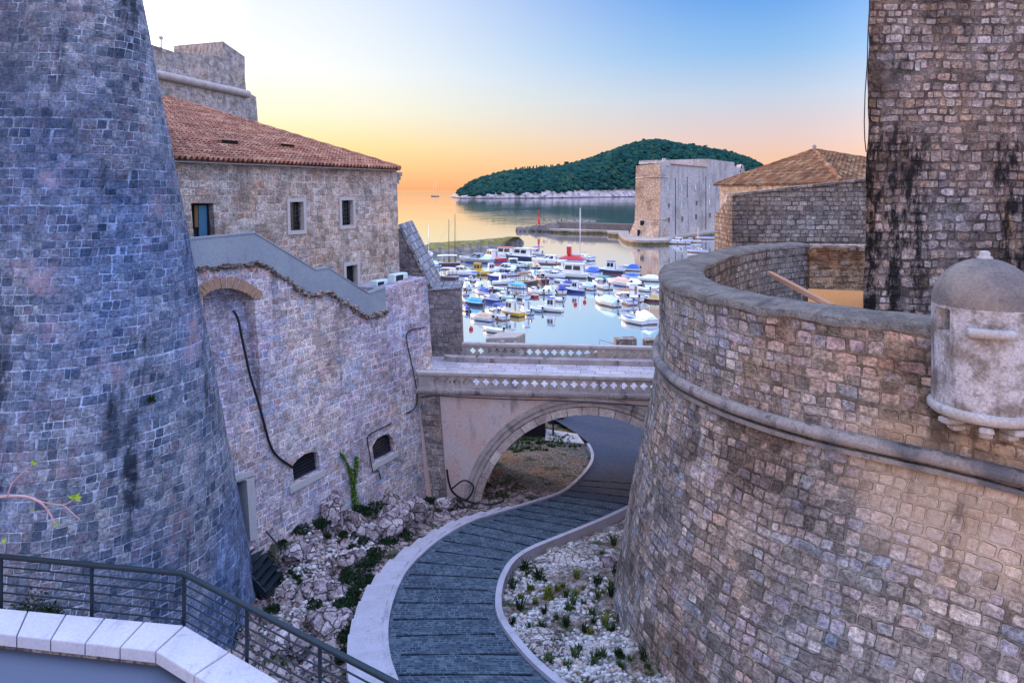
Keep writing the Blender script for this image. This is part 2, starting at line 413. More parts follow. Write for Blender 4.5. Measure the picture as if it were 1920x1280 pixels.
M['wall'] = masonry('terrace_stone', .23, .30, [(.38, .315, .295), (.47, .395, .36), (.54, .46, .42), (.62, .53, .48), (.48, .34, .29), (.41, .42, .46), (.52, .40, .41)],
                     (.56, .50, .48), mw=.011, irr=.9, bump=.5, wob=.03, rnd=.03, fade=.4,
                    dirt=((.19, .18, .19), .45, .35), drift=((.84, .88, 1.05), .8, .2),
                    stain=chain(streaks((.07, .075, .085), .75, 1.2, .12, .60, .72), streaks((.42, .26, .15), .4, 1.2, 1.2, .66, .74, off=5)))
M['house'] = masonry('house_stone', .26, .32, [(.33, .275, .235), (.41, .345, .295), (.47, .40, .345), (.53, .455, .395), (.42, .31, .24)],
                     (.44, .38, .33), mw=.012, irr=.8, bump=.5, wob=.02, rnd=.03, fade=.35, dirt=((.2, .17, .15), .4, .4),
                     stain=streaks((.12, .10, .09), .5, 1.0, .25, .6, .74))
M['fort'] = masonry('fort_stone', .30, .42, [(.50, .45, .43), (.56, .51, .485), (.62, .56, .52), (.53, .48, .46)],
                    (.46, .42, .40), mw=.02, irr=.6, bump=.3, fade=.6, dirt=((.26, .24, .24), .5, .12),
                    stain=chain(streaks((.12, .12, .14), .75, .30, .035, .54, .68), streaks((.30, .26, .24), .5, .12, .12, .5, .66, off=6)))
M['fortwarm'] = masonry('sea_face_stone', .30, .42, [(.44, .34, .26), (.52, .40, .31), (.60, .47, .36), (.40, .31, .25)],  # warm rubble, with the sunrise glow on this face put into its colour
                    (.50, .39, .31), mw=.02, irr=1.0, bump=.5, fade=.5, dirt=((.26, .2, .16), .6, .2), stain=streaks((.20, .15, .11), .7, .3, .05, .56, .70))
M['block'] = masonry('warm_rubble', .24, .36, [(.25, .20, .17), (.34, .28, .24), (.41, .34, .29), (.48, .41, .35), (.30, .24, .21)],
                     (.20, .165, .14), mw=.013, irr=1.3, bump=1.0, bdist=.05, wob=.05, rnd=.05, fade=.35, dirt=((.13, .11, .10), .5, .3))
M['upper'] = masonry('upper_fort_stone', .42, .62, [(.30, .27, .25), (.37, .33, .30), (.44, .39, .36), (.34, .31, .30)],
                     (.33, .30, .28), mw=.02, irr=.9, bump=.5, fade=.55, dirt=((.17, .16, .16), .5, .15))
M['pier'] = masonry('gate_wall_stone', .24, .34, [(.27, .235, .225), (.33, .29, .27), (.38, .34, .32), (.24, .21, .21)],
                    (.24, .21, .2), mw=.012, irr=.9, bump=.6, fade=.3, dirt=((.12, .105, .11), .55, .5))
M['slate'] = masonry('coping_slate', .42, .55, [(.25, .25, .27), (.32, .32, .34), (.38, .38, .40)], (.13, .13, .14), mw=.02, irr=.5, bump=.7, fade=.1)
def plaster(name, base, warm, dark, amt=.6, sc=.9, lichen=True, gr=1.0):
    m, t, b = new_mat(name)
    co = t.node('ShaderNodeNewGeometry').outputs['Position']
    u = t.node('ShaderNodeUVMap').outputs[0]
    c = t.mix(t.ss(t.noise(co, sc, 5, .6), .4, .62), base, warm)
    ux, uy, _ = t.sep(u)
    st = t.ss(t.noise(t.xyz(t.m('MULTIPLY', ux, 1.6), t.m('MULTIPLY', uy, .3), 0), 1.3, 5, .65), .54, .72)
    c = t.mix(t.m('MULTIPLY', st, amt), c, dark)
    g = t.noise(co, 22, 4, .7)
    c = t.mix(1.0, c, t.ramp(g, [(.3, (1 - .28 * gr,) * 3), (.7, (1 + .15 * gr,) * 3)]), 'MULTIPLY')
    if lichen: c = t.mix(t.m('MULTIPLY', t.ss(t.noise(co, 4.5, 5, .75), .60, .66), .55), c, dark)
    t.put(b.inputs['Base Color'], c); b.inputs['Roughness'].default_value = .9; b.inputs['Specular IOR Level'].default_value = .15
    t.put(b.inputs['Normal'], t.bump(t.m('ADD', t.m('MULTIPLY', g, gr), t.noise(co, 6, 3)), .35 * gr, .02))
    return m
M['bridge'] = plaster('bridge_plaster', (.54, .45, .44), (.56, .40, .36), (.22, .17, .17), .7, .7)
M['carved'] = plaster('carved_stone', (.33, .28, .28), (.42, .36, .34), (.06, .052, .052), .95, 1.8)
M['ashlar'] = masonry('deck_paving', .5, .8, [(.40, .355, .365), (.44, .39, .395), (.47, .42, .42)], (.24, .21, .21), mw=.012, irr=.5, bump=.2, fade=.3, ctr=.3)
M['garita'] = plaster('sentry_plaster', (.50, .45, .46), (.22, .175, .15), (.085, .072, .068), .95, 2.0, True, 1.5)
M['domeplaster'] = plaster('dome_plaster', (.16, .132, .128), (.25, .20, .17), (.10, .085, .085), .8, 1.2)
M['limestone'] = plaster('pale_limestone', (.46, .41, .395), (.40, .345, .32), (.15, .13, .125), .65, 2.0)
M['coping'] = plaster('coping_limestone', (.50, .47, .515), (.55, .505, .53), (.30, .27, .30), .55, 1.4, True, .5)
M['cement'] = plaster('grey_render', (.24, .27, .31), (.27, .30, .33), (.14, .16, .19), .5, .8, False)
M['kerb'] = plaster('kerb_limestone', (.40, .37, .41), (.36, .33, .355), (.20, .18, .20), .6, 1.5, True, .7)
M['iron'] = plain('dark_iron', (.018, .03, .04), .45, .4, .2, 20)
M['black'] = plain('black_void', (.012, .013, .016), .8)
M['cable'] = plain('black_cable', (.012, .012, .014), .5)
M['frame'] = plain('white_stone_frame', (.44, .405, .385), .8, 0, .12, 9, .15)
M['glassdark'] = plain('dark_pane', (.012, .016, .022), .12, 0, .2, 3, 0, .6)
M['blueshutter'] = plain('blue_shutter', (.03, .12, .2), .5, 0, .15, 7)
M['curtain'] = plain('brown_curtain', (.16, .09, .03), .8)
M['asphalt'] = plain('asphalt', (.10, .115, .16), .8, 0, .25, 60, .3, .3, 'Object')
M['asphalt2'] = plain('road_asphalt', (.075, .082, .105), 1.0, 0, .4, 9, .5, .0)
M['osb'] = plain('strand_board', (.52, .20, .045), .8, 0, .45, 25, .3)
M['timber'] = plain('sawn_timber', (.42, .20, .11), .75, 0, .3, 12, .1)
M['acwhite'] = plain('painted_casing', (.55, .68, .68), .45, 0, .06, 4)

def tile_mat(name, cols, dirt):
    m, t, b = new_mat(name)
    uv = t.node('ShaderNodeUVMap').outputs[0]
    u, v, _ = t.sep(uv)
    cell = t.xyz(t.m('FLOOR', u), t.m('FLOOR', v), .3)
    n = len(cols)
    c = t.ramp(t.white(cell), [((i + .5) / n, k) for i, k in enumerate(cols)])
    co = t.node('ShaderNodeNewGeometry').outputs['Position']
    c = t.mix(t.m('MULTIPLY', t.ss(t.noise(co, .7, 5, .6), .45, .66), .55), c, dirt)
    c = t.mix(1.0, c, t.ramp(t.noise(co, 14, 3, .6), [(.3, (.7, .7, .7)), (.7, (1.2, 1.2, 1.2))]), 'MULTIPLY')
    fv = t.m('FRACT', v)
    t.put(b.inputs['Base Color'], c); b.inputs['Roughness'].default_value = .85; b.inputs['Specular IOR Level'].default_value = .2
    t.put(b.inputs['Normal'], t.bump(t.noise(co, 40, 3), .25, .01))
    return m
M['tile_red'] = tile_mat('red_roof_tile', [(.29, .105, .06), (.38, .155, .088), (.47, .22, .13), (.32, .12, .07), (.53, .30, .19), (.22, .08, .052)], (.20, .085, .06))
M['tile_old'] = tile_mat('old_roof_tile', [(.20, .085, .035), (.30, .14, .06), (.13, .05, .025), (.40, .25, .13), (.25, .095, .04)], (.07, .035, .022))

# =================================================================== LARGE STRUCTURE
import numpy as np
class Plane:
    """a (battered) wall plane: s runs along it, z up, depth into it"""
    def __init__(s, o, t, b=0.0, zref=0.0):
        s.o = Vector((o[0], o[1], 0)); s.t = Vector((t[0], t[1], 0)).normalized()
        s.n = Vector((s.t.y, -s.t.x, 0)); s.b = b; s.zref = zref
    def __call__(s, a, z, dep=0.0):
        p = s.o + s.t * a + s.n * (s.b * (s.zref - z) - dep); return Vector((p.x, p.y, z))
    def hit(s, px, py, dep=0.0):
        u = (px - CX) / F; v = (py - HY) / F
        d = (s.o.dot(s.n) + s.b * (s.zref - CZ) - dep) / (u * s.n.x + s.n.y - s.b * v)
        p = Vector((u * d, d, 0))
        return ((p - s.o).dot(s.t), CZ - v * d)
    def hits(s, pts, dep=0.0): return [s.hit(x, y, dep) for x, y in pts]
VT = Vector((.469, .883, 0))
LW = Plane((-3.47, 30.0), VT, .08, 9.03)              # great terrace wall on the left
HW = Plane((-5.236, 30.938), VT, .035, 16.0)          # house wall, two metres behind it
BR = Plane((-3.95, 28.9), (.9957, -.0919))            # near face of the bridge

# ---- path: left edge, right edge (where they are seen) and height under the eye
ST = [((760, 1310), (1075, 1310), -9.9), ((748, 1280), (1033, 1280), -10.1), ((733, 1235), (985, 1235), -10.35),
      ((728, 1190), (946, 1185), -10.6), ((732, 1150), (930, 1150), -10.85), ((745, 1108), (930, 1112), -11.1),
      ((765, 1070), (940, 1080), -11.4), ((800, 1033), (958, 1053), -11.7), ((840, 1003), (990, 1031), -12.0),
      ((887, 978), (1040, 1010), -12.3), ((940, 961), (1095, 988), -12.65), ((1007, 941), (1150, 964), -12.95),
      ((1057, 923), (1195, 940), -13.2), ((1090, 896), (1235, 905), -13.5), ((1110, 870), (1255, 872), -13.75),
      ((1113, 850), (1260, 850), -13.9), ((1100, 827), (1250, 830), -14.1), ((1073, 807), (1230, 810), -14.25),
      ((1035, 785), (1210, 790), -14.4), ((990, 770), (1190, 775), -14.5)]
PL = catmull([G(*a, z) for a, b, z in ST], 8); PR = catmull([G(*b, z) for a, b, z in ST], 8)
e0 = PL[0] - PL[4]; e1 = PR[0] - PR[4]
PL = [PL[0] + e0 * k + Vector((0, 0, .0)) for k in (4, 2, 1)] + PL; PR = [PR[0] + e1 * k for k in (4, 2, 1)] + PR
NP = len(PL)
def perp(pts, sgn):
    out = []
    for i in range(len(pts)):
        t = pts[min(i + 1, len(pts) - 1)] - pts[max(i - 1, 0)]; t.z = 0; t.normalize()
        out.append(Vector((-t.y, t.x, 0)) * sgn)
    return out
NL, NR = perp(PL, 1), perp(PR, -1)
arc = [0.0]
for i in range(1, NP): arc.append(arc[-1] + ((PL[i] + PR[i]) / 2 - (PL[i - 1] + PR[i - 1]) / 2).length)

# path surface
m, t, b = new_mat('path_setts')
uv = t.node('ShaderNodeUVMap').outputs[0]
wv = t.vm('SCALE', t.vm('SUBTRACT', t.noise(uv, 3, 2, .5, 1), (.5, .5, .5))); wv.node.inputs['Scale'].default_value = .035
q = t.vm('ADD', uv, wv); u, v, _ = t.sep(q)
rw = t.m('DIVIDE', v, .115); row = t.m('FLOOR', rw); fv = t.m('FRACT', rw)
cu = t.m('ADD', t.m('DIVIDE', u, .14), t.m('MULTIPLY', t.white(t.xyz(row, 1, 2)), 9.0)); cf = t.m('FRACT', cu)
dd = t.m('MINIMUM', t.m('MULTIPLY', t.m('MINIMUM', cf, t.m('SUBTRACT', 1.0, cf)), .14), t.m('MULTIPLY', t.m('MINIMUM', fv, t.m('SUBTRACT', 1.0, fv)), .115))
mk = t.ss(dd, .004, .016)
rc = t.white(t.xyz(t.m('FLOOR', cu), row, 4))
c = t.ramp(rc, [(.1, (.024, .040, .060)), (.4, (.038, .060, .084)), (.7, (.050, .074, .10)), (.95, (.085, .11, .135))])
g = t.noise(t.node('ShaderNodeNewGeometry').outputs['Position'], 1.1, 4, .6)
c = t.mix(1.0, c, t.ramp(g, [(.35, (.72, .75, .8)), (.65, (1.25, 1.2, 1.15))]), 'MULTIPLY')
c = t.mix(mk, t.mix(t.ss(t.noise(uv, 2.2, 4, .7), .4, .62), (.055, .075, .095), (.15, .175, .20)), c)
t.put(b.inputs['Base Color'], c); b.inputs['Roughness'].default_value = .8; b.inputs['Specular IOR Level'].default_value = .12
t.put(b.inputs['Normal'], t.bump(t.m('ADD', mk, t.m('MULTIPLY', rc, .6)), .5, .02)); M['setts'] = m
M['rib'] = plain('dark_rib_stone', (.020, .028, .040), .85, 0, .4, 9, .4, .1)
mb = MB()
NC = 8
rings = [[PL[i].lerp(PR[i], k / NC) + Vector((0, 0, .02 * math.sin(math.pi * k / NC))) for k in range(NC + 1)] for i in range(NP)]
NSP = 97
mb.loft(list(reversed(rings[:NSP + 1])), False, False, True, uvf=lambda a, k: (k / NC * (PL[NSP - a] - PR[NSP - a]).length, arc[NSP - a]))
path = tag(mb.build('path', M['setts']), kind='structure')
mb = MB(); mb.loft(list(reversed(rings[NSP:])), False, False, True); tag(mb.build('road', M['asphalt2']), kind='structure')
def at_arc(s):
    for i in range(NP - 1):
        if arc[i + 1] >= s: return i, (s - arc[i]) / (arc[i + 1] - arc[i])
    return NP - 2, 1.0
mb = MB(); s = .5
while s < 22.5:
    i, f = at_arc(s)
    a, b2 = PL[i].lerp(PL[i + 1], f), PR[i].lerp(PR[i + 1], f)
    i2, f2 = at_arc(s + .055)
    c2, d2 = PL[i2].lerp(PL[i2 + 1], f2), PR[i2].lerp(PR[i2 + 1], f2)
    k0, k1 = random.uniform(.02, .10), random.uniform(.9, .985)
    nn = 12; bot = []; 
    for k in range(nn):
        if random.random() < .03: continue
        x0, x1 = k0 + (k1 - k0) * k / nn, k0 + (k1 - k0) * (k + 1) / nn - .006
        h = Vector((0, 0, .026 + random.uniform(0, .015))); jz = random.uniform(-.1, .1)
        A, B, C_, D = a.lerp(b2, x0), a.lerp(b2, x1), c2.lerp(d2, x1), c2.lerp(d2, x0)
        lowv = Vector((0, 0, -.03))
        mb.loft([[A + lowv, B + lowv, C_ + lowv, D + lowv], [A + h, B + h, C_ + h, D + h]], True, True, False)
    s += .98 + random.uniform(-.05, .05)
tag(mb.build('path_ribs', M['rib']), kind='structure')

# kerbs
mb = MB(); strip_box(mb, PL[:130], .15, .06, -.5, NL); tag(mb.build('kerb', M['kerb']), kind='structure')
mb = MB(); strip_box(mb, PR[:112], .17, .10, -1.1, NR); tag(mb.build('kerb', M['kerb']), kind='structure')
# stair band beside the ramp
steps = thing('stone_stairs', 'pale stone stair band curving along the outer edge of the dark ramp', 'stairs', tuple(PL[30] + NL[30] * .4))
edges = []; s = -3.0
wd_at = lambda s: np.interp(s, [-4, 0, 4.0, 6.5, 8.5, 10.5, 12.5, 14.5, 16.2], [.95, .85, .78, .72, .60, .46, .33, .2, .08])
sa = [x for x in arc]
s = 0.0; k = 0
while s < 16.0:
    ln = .92 + .1 * math.sin(k * 2.1); i, f = at_arc(s); i2, f2 = at_arc(min(s + ln, 16.2))
    ids = list(range(i, i2 + 1))
    pts = [PL[i].lerp(PL[i + 1], f)] + PL[i + 1:i2 + 1] + [PL[i2].lerp(PL[i2 + 1], f2)]
    nn = [NL[i]] + NL[i + 1:i2 + 1] + [NL[i2]]
    zt = pts[0].z + .035 - .004 * k * 0
    wv_ = float(wd_at(s))
    mb = MB(); rg = []
    for p, n_ in zip(pts, nn):
        a, c3 = p + n_ * .148, p + n_ * (.15 + wv_)
        z1s = zt + (p.z + .035 - zt) * .62; rg.append([Vector((a.x, a.y, zt - 1.2)), Vector((a.x, a.y, z1s)), Vector((c3.x, c3.y, z1s)), Vector((c3.x, c3.y, zt - 1.2))])
    mb.loft(rg, True, True, False)
    mb.build('step', M['kerb'], steps)
    s += ln; k += 1

# ---- ground sheet
ctl = []
for i in range(0, NP, 4):
    ctl += [(PL[i].x, PL[i].y, PL[i].z - .22), (PR[i].x, PR[i].y, PR[i].z - .22)]
    c_ = (PL[i] + PR[i]) / 2; ctl.append((c_.x, c_.y, c_.z - .25))
def gc(px, py, z): p = G(px, py, z); ctl.append((p.x, p.y, p.z))
for q in [(520, 1035, -11.55), (600, 985, -11.5), (700, 945, -12.1), (790, 965, -13.2), (850, 950, -13.2), (560, 1150, -12), (620, 1100, -11.9),
          (500, 1200, -12.2), (600, 1270, -11.9), (640, 1200, -11.6), (700, 1060, -11.8), (780, 1000, -12.3), (660, 1150, -11.45), (640, 1040, -11.9),
          (480, 1130, -12.5), (400, 1200, -12.4), (1000, 1120, -11.55), (1060, 1080, -11.7), (1150, 1080, -11.55), (1160, 1010, -12.5), (1100, 1030, -12.25), (1050, 1180, -11.1),
          (1100, 1270, -10.55), (1200, 1240, -10.7), (1300, 1290, -10.5), (1180, 1150, -11.2), (1000, 870, -13.9), (930, 900, -13.6), (1060, 820, -14.2), (950, 840, -14.2),
          (1080, 850, -14.0), (980, 800, -14.3), (900, 800, -14.4), (1000, 940, -13.0), (930, 930, -13.3)]: gc(*q)
for x, y, z in [(-14, 10, 4.6), (-3, 6, 6.8), (6, 8, 6.9), (0, 9, 6.9), (12, 10, 6.5), (14, 20, 5.5), (-9, 26, 4.8), (-4, 32, 3.2), (12, 36, 2.6), (3, 48, 2.4), (-8, 48, 2.4), (12, 50, 2.4), (-30, 20, 4.5), (40, 20, 5),
                (-30, 50, 2.4), (40, 50, 2.4), (0, 56, 1.6), (30, 58, 1.6), (-30, 58, 1.6), (0, 62, 1.4), (30, 62, 1.4), (-30, 62, 1.4)]: ctl.append((x, y, z))
ctl = np.array(ctl)
gx = np.concatenate([np.linspace(-60, -12, 14)[:-1], np.arange(-12, 8.5, .11), np.linspace(8.6, 60, 16)])
gy = np.concatenate([np.arange(6, 42, .11), np.linspace(42.2, 62, 30), [62.05]])
X, Y = np.meshgrid(gx, gy); xf, yf = X.ravel(), Y.ravel()
wsum = np.zeros_like(xf); zsum = np.zeros_like(xf)
for cx_, cy_, cz_ in ctl:
    w2 = 1.0 / ((xf - cx_) ** 2 + (yf - cy_) ** 2 + .05) ** 1.7
    wsum += w2; zsum += w2 * cz_
zf = zsum / wsum
Lp = np.array([(p.x, p.y) for p in PL]); Rp = np.array([(p.x, p.y) for p in PR]); Cp = (Lp + Rp) / 2; Hw = np.linalg.norm(Lp - Rp, axis=1) / 2
dpath = np.full_like(xf, 1e9); side = np.zeros_like(xf); ofs = np.zeros_like(xf)
for i in range(NP):
    d_ = np.hypot(xf - Cp[i, 0], yf - Cp[i, 1]) - Hw[i]
    mm = d_ < dpath; dpath[mm] = d_[mm]
    sg = (xf - Cp[i, 0]) * (Lp[i, 0] - Rp[i, 0]) + (yf - Cp[i, 1]) * (Lp[i, 1] - Rp[i, 1]); side[mm] = np.sign(sg[mm])
left = side > 0
bx, by = -3.95, 28.9
front = ((xf - bx) * .0919 + (yf - by) * .9957) < 2
amp = np.where(left & front, .62, np.where(~left & front, .10, .05)) * np.clip((dpath - .9) / 1.6, 0, 1)
amp = np.where(left & front, amp, np.where(dpath > .25, np.maximum(amp, .05), 0))
zz = zf.copy()
for i in range(len(xf)):
    if amp[i] > 0 and yf[i] < 44 and -12 < xf[i] < 9:
        p = Vector((xf[i], yf[i], 0))
        r = 1 - abs(mnoise.noise(p * .75)) * 2
        r2 = 1 - abs(mnoise.noise(p * 1.9 + Vector((3, 7, 1)))) * 2
        f_ = (1 - 2 * abs(mnoise.noise(p * 3.7))) * .22 + mnoise.noise(p * 7.1) * .16
        zz[i] += amp[i] * (r * .5 + r2 * .45 + f_ - .3)
zz = np.where((dpath < .1), np.minimum(zz, zf - .05), zz)
zz[Y.ravel() > 62.01] = -3.0
nx_, ny_ = len(gx), len(gy)
mb = MB()
mb.v = [Vector((a, b_, c_)) for a, b_, c_ in zip(xf.tolist(), yf.tolist(), zz.tolist())]
mb.tint = np.where(front, np.where(left, .1, .9), .5).tolist()
for j in range(ny_ - 1):
    for i in range(nx_ - 1):
        a = j * nx_ + i; ids = (a, a + 1, a + nx_ + 1, a + nx_)
        mb.face(ids, [(xf[k], yf[k]) for k in ids], True)
def ground_z(x, y):
    i = int(np.clip(np.searchsorted(gx, x) - 1, 0, nx_ - 2)); j = int(np.clip(np.searchsorted(gy, y) - 1, 0, ny_ - 2))
    fx = (x - gx[i]) / (gx[i + 1] - gx[i]); fy = (y - gy[j]) / (gy[j + 1] - gy[j])
    z00, z10, z01, z11 = (zz[(j + b_) * nx_ + i + a] for b_ in (0, 1) for a in (0, 1))
    return float((z00 * (1 - fx) + z10 * fx) * (1 - fy) + (z01 * (1 - fx) + z11 * fx) * fy)
def path_gap(x, y):
    d_ = np.hypot(Cp[:, 0] - x, Cp[:, 1] - y) - Hw; i = int(d_.argmin())
    sg = (x - Cp[i, 0]) * (Lp[i, 0] - Rp[i, 0]) + (y - Cp[i, 1]) * (Lp[i, 1] - Rp[i, 1])
    return float(d_[i]), sg > 0
m, t, b = new_mat('rocky_ground')
gp = t.node('ShaderNodeNewGeometry').outputs['Position']
tint = t.node('ShaderNodeAttribute', attribute_name='tint').outputs['Fac']
n1 = t.noise(gp, 1.3, 5, .62); n2 = t.noise(gp, 9, 5, .7); n3 = t.noise(gp, .55, 3, .55)
rock = t.ramp(n1, [(.3, (.10, .072, .07)), (.43, (.26, .195, .19)), (.58, (.44, .35, .34)), (.7, (.36, .25, .235)), (.8, (.48, .40, .385))])
vor = t.voro(gp, 8.5, 'F1', 1.0); peb = t.ramp(t.white(vor.outputs['Position']), [(.1, (.14, .125, .12)), (.5, (.34, .31, .30)), (.9, (.48, .44, .42))])
soil = t.ramp(n2, [(.3, (.08, .058, .045)), (.55, (.22, .16, .13)), (.75, (.34, .27, .23))])
gravel = t.mix(t.ss(n1, .42, .6), soil, peb)
brown = t.mix(t.ss(n3, .54, .66), t.ramp(n2, [(.35, (.07, .06, .048)), (.55, (.19, .155, .125)), (.78, (.36, .32, .28))]), t.ramp(n2, [(.3, (.13, .075, .045)), (.7, (.28, .175, .11))]))
moss = t.ramp(n2, [(.35, (.02, .03, .012)), (.7, (.07, .085, .025))])
c = t.mix(t.ss(tint, .6, .75), t.mix(t.ss(tint, .3, .4), rock, brown), gravel)
c = t.mix(t.m('MULTIPLY', t.ss(t.noise(gp, 1.05, 5, .65), .53, .60), .85), c, moss)
c = t.mix(1.0, c, t.ramp(n2, [(.3, (.6, .58, .57)), (.7, (1.2, 1.2, 1.2))]), 'MULTIPLY')
t.put(b.inputs['Base Color'], c); b.inputs['Roughness'].default_value = .95; b.inputs['Specular IOR Level'].default_value = .1
crk = t.ss(t.voro(t.vm('ADD', gp, t.noise(gp, 2.0, 3, .6, 1)), 2.1, 'DISTANCE_TO_EDGE').outputs['Distance'], .0, .09)
c = t.mix(t.m('MULTIPLY', t.m('SUBTRACT', 1.0, crk), t.ss(tint, .4, .3)), c, t.mix(1.0, c, (.2, .19, .18), 'MULTIPLY')); t.put(b.inputs['Base Color'], c)
hh = t.m('ADD', t.m('ADD', t.m('MULTIPLY', n2, 1.0), t.m('MULTIPLY', crk, .7)), t.m('MULTIPLY', vor.outputs['Distance'], -.8))
t.put(b.inputs['Normal'], t.bump(hh, .9, .06)); M['ground'] = m
tag(mb.build('ground', m), kind='structure')

# ---- sea
m, t, b = new_mat('sea_water')
gp = t.node('ShaderNodeNewGeometry').outputs['Position']
gx_, gy_, _ = t.sep(gp)
near = t.ss(gy_, 230.0, 420.0)
patch = t.ss(t.noise(t.xyz(t.m('MULTIPLY', gx_, .006), t.m('MULTIPLY', gy_, .0035), 0), 1.0, 4, .55), .46, .6)
rip = t.noise(t.xyz(t.m('MULTIPLY', gx_, .5), t.m('MULTIPLY', gy_, .22), 0), 1.0, 4, .6)
rip2 = t.noise(t.xyz(t.m('MULTIPLY', gx_, .09), t.m('MULTIPLY', gy_, .03), 0), 1.0, 3, .55)
calm = t.noise(t.xyz(t.m('MULTIPLY', gx_, .9), t.m('MULTIPLY', gy_, .35), 0), 1.0, 3, .6)
hgt = t.m('ADD', t.m('MULTIPLY', calm, .012), t.m('MULTIPLY', t.m('MULTIPLY', near, t.m('ADD', .18, patch)), t.m('ADD', t.m('MULTIPLY', rip, .12), t.m('MULTIPLY', rip2, .4))))
t.put(b.inputs['Normal'], t.bump(hgt, .55, 1.0))
t.put(b.inputs['Base Color'], (.74, .83, .84, 1)); b.inputs['Metallic'].default_value = .92
b.inputs['Roughness'].default_value = .06; b.inputs['IOR'].default_value = 1.33
M['sea'] = m
mb = MB(); S = 45000
mb.poly([(-S, 58, 0), (S, 58, 0), (S, S, 0), (-S, S, 0)])
tag(mb.build('sea', m), kind='structure')

# ---- round tower on the left
TC = Vector((-11.75, 18.9, 0)); zt0 = 22.45
Rt = lambda z: 1.35 + .175 * (zt0 - z)
tower = thing('round_tower', 'huge round battered stone tower filling the left edge, blue grey in the shade', 'tower', (-13, 19, 4))
def tower_ring(z, ex=0.0):
    r = Rt(z) + ex; pts = []; us = []
    for k in range(12): pts.append(Vector((TC.x - 22 + 22 * k / 12, TC.y - r, z))); us.append(-22 + 22 * k / 12)
    for k in range(49):
        a = -math.pi / 2 + math.pi * k / 48
        pts.append(Vector((TC.x + r * math.cos(a), TC.y + r * math.sin(a), z))); us.append(r * math.pi * k / 48)
    return pts, us
mb = MB(); zs = [3.2 + .2 * k for k in range(int((zt0 - 3.2) / .2) + 2)]
RG = [tower_ring(z) for z in zs]
for r_, _ in RG:
    for p in r_:
        d_ = .035 * N3(p, .9) + .02 * N3(p, 3.1); p.x += d_; p.y -= d_
mb.loft([r for r, _ in RG], False, False, True, uvf=lambda a, k: (RG[a][1][k], zs[a]))
mb.build('wall', M['tower'], tower)
mb = MB(); rg = []
for k in range(9):
    a = -math.pi / 2 + math.pi * k / 8
    rg.append(tower_ring(zt0 + .1 + .2 + .2 * math.sin(a), .2 * math.cos(a))[0])
mb.loft(rg, False, False, True); mb.build('cordon', M['limestone'], tower)
mb = MB(); r0 = tower_ring(zt0 + .45)[0]; r1 = tower_ring(zt0 + 1.6)[0]; mb.loft([r0, r1], False, False, True)
mb.poly([p for p in r1] + [Vector((TC.x - 22, TC.y + 3, zt0 + 1.6))]); mb.build('parapet', M['tower'], tower)

# ---- terrace wall (left) with openings
tw = thing('terrace_wall', 'tall battered stone wall under the outside stair, with two arched windows', 'wall', (-8, 26, 4))
sR = 0.0
top = LW.hits([(250, 525), (345, 508), (372, 500), (485, 487), (520, 508), (578, 548), (620, 543), (655, 566), (690, 586), (722, 578), (722, 541), (797, 520)])
smin = top[0][0]
outl = [(smin, 1.0), (0.0, 1.0), (0.0, top[-1][1])] + list(reversed(top))
niche = LW.hits([(378, 815), (380, 556), (392, 547), (410, 541), (430, 540), (448, 544), (463, 550), (476, 558), (484, 650), (494, 806)])[::1]
w1p = [(552, 907), (548, 873), (558, 861), (571, 851), (584, 847), (596, 848), (600, 881)]
w2p = [(702, 867), (698, 837), (707, 822), (719, 815), (729, 813), (737, 823), (740, 847)]
dr = [(440, 1022), (438, 906), (461, 899), (468, 1012)]
holes = [LW.hits(q) for q in (w1p, w2p, dr)] + [niche]
mb = MB(); slab(mb, outl, holes, LW, 1.9, [.3, .3, .5, .62]); mb.build('wall', M['wall'], tw)
zb = min(z for _, z in niche); ztn = max(z for _, z in niche)
mb = MB()
NB = lambda s, z, d=0: LW(s, z, .03 + .57 * max(0, (z - zb) / (ztn - zb)) + d)
nh = LW.hits([(360, 818), (360, 530), (485, 530), (500, 810)])
slab(mb, nh, [], NB, .1, .1, False); mb.build('niche_back', M['wall'], tw)
mb = MB()                                         # brick arch over the niche
cen = LW.hit(428, 590); pt = niche[1:8]
for k in range(13):
    f = k / 12 * (len(pt) - 1); i = min(int(f), len(pt) - 2); p = Vector(pt[i]).lerp(Vector(pt[i + 1]), f - i)
    dr_ = (p - Vector(cen)).normalized(); tg = Vector((-dr_.y, dr_.x)) * .085
    q = [p + tg, p - tg, p - tg * 1.15 + dr_ * .34, p + tg * 1.15 + dr_ * .34]
    slab(mb, [(a.x, a.y) for a in q], [], lambda s, z, d=0: LW(s, z, d - .02), .3, .1, False)
mb.build('brick_arch', plain('arch_brick', (.33, .20, .13), .9, 0, .3, 5, .3), tw)
for wp, nm in ((w1p, 0), (w2p, 1)):
    mb = MB(); h = LW.hits(wp); slab(mb, h, [], lambda s, z, d=0: LW(s, z, .2 + d), .05, .05, False)
    wn = mb.build('window', M['glassdark'], tw)
    mb = MB(); lo = min(z for _, z in h); s0, s1 = min(a for a, _ in h), max(a for a, _ in h)
    z = lo + .08
    while z < max(z_ for _, z_ in h) - .1:
        dz_ = (z - lo); xs0 = s0 + .06; xs1 = s1 - .06
        if dz_ > .65: xs0 += .25 * (dz_ - .65); xs1 -= .12 * (dz_ - .65)
        mb.tube([LW(xs0, z + .0, .14), LW(xs1, z, .14)], .012, 4); z += .11
    mb.build('louvre', M['iron'], wn)
    mb = MB(); z0_ = LW.hit(*wp[0])[1]; z1_ = LW.hit(*wp[-1])[1]
    slab(mb, [(s0 - .18, lo - .22), (s1 + .18, lo - .22), (s1 + .18, lo), (s0 - .18, lo)], [], lambda s, z, d=0: LW(s, z, d - .05), .3, .1)
    mb.build('sill', M['frame'], wn)
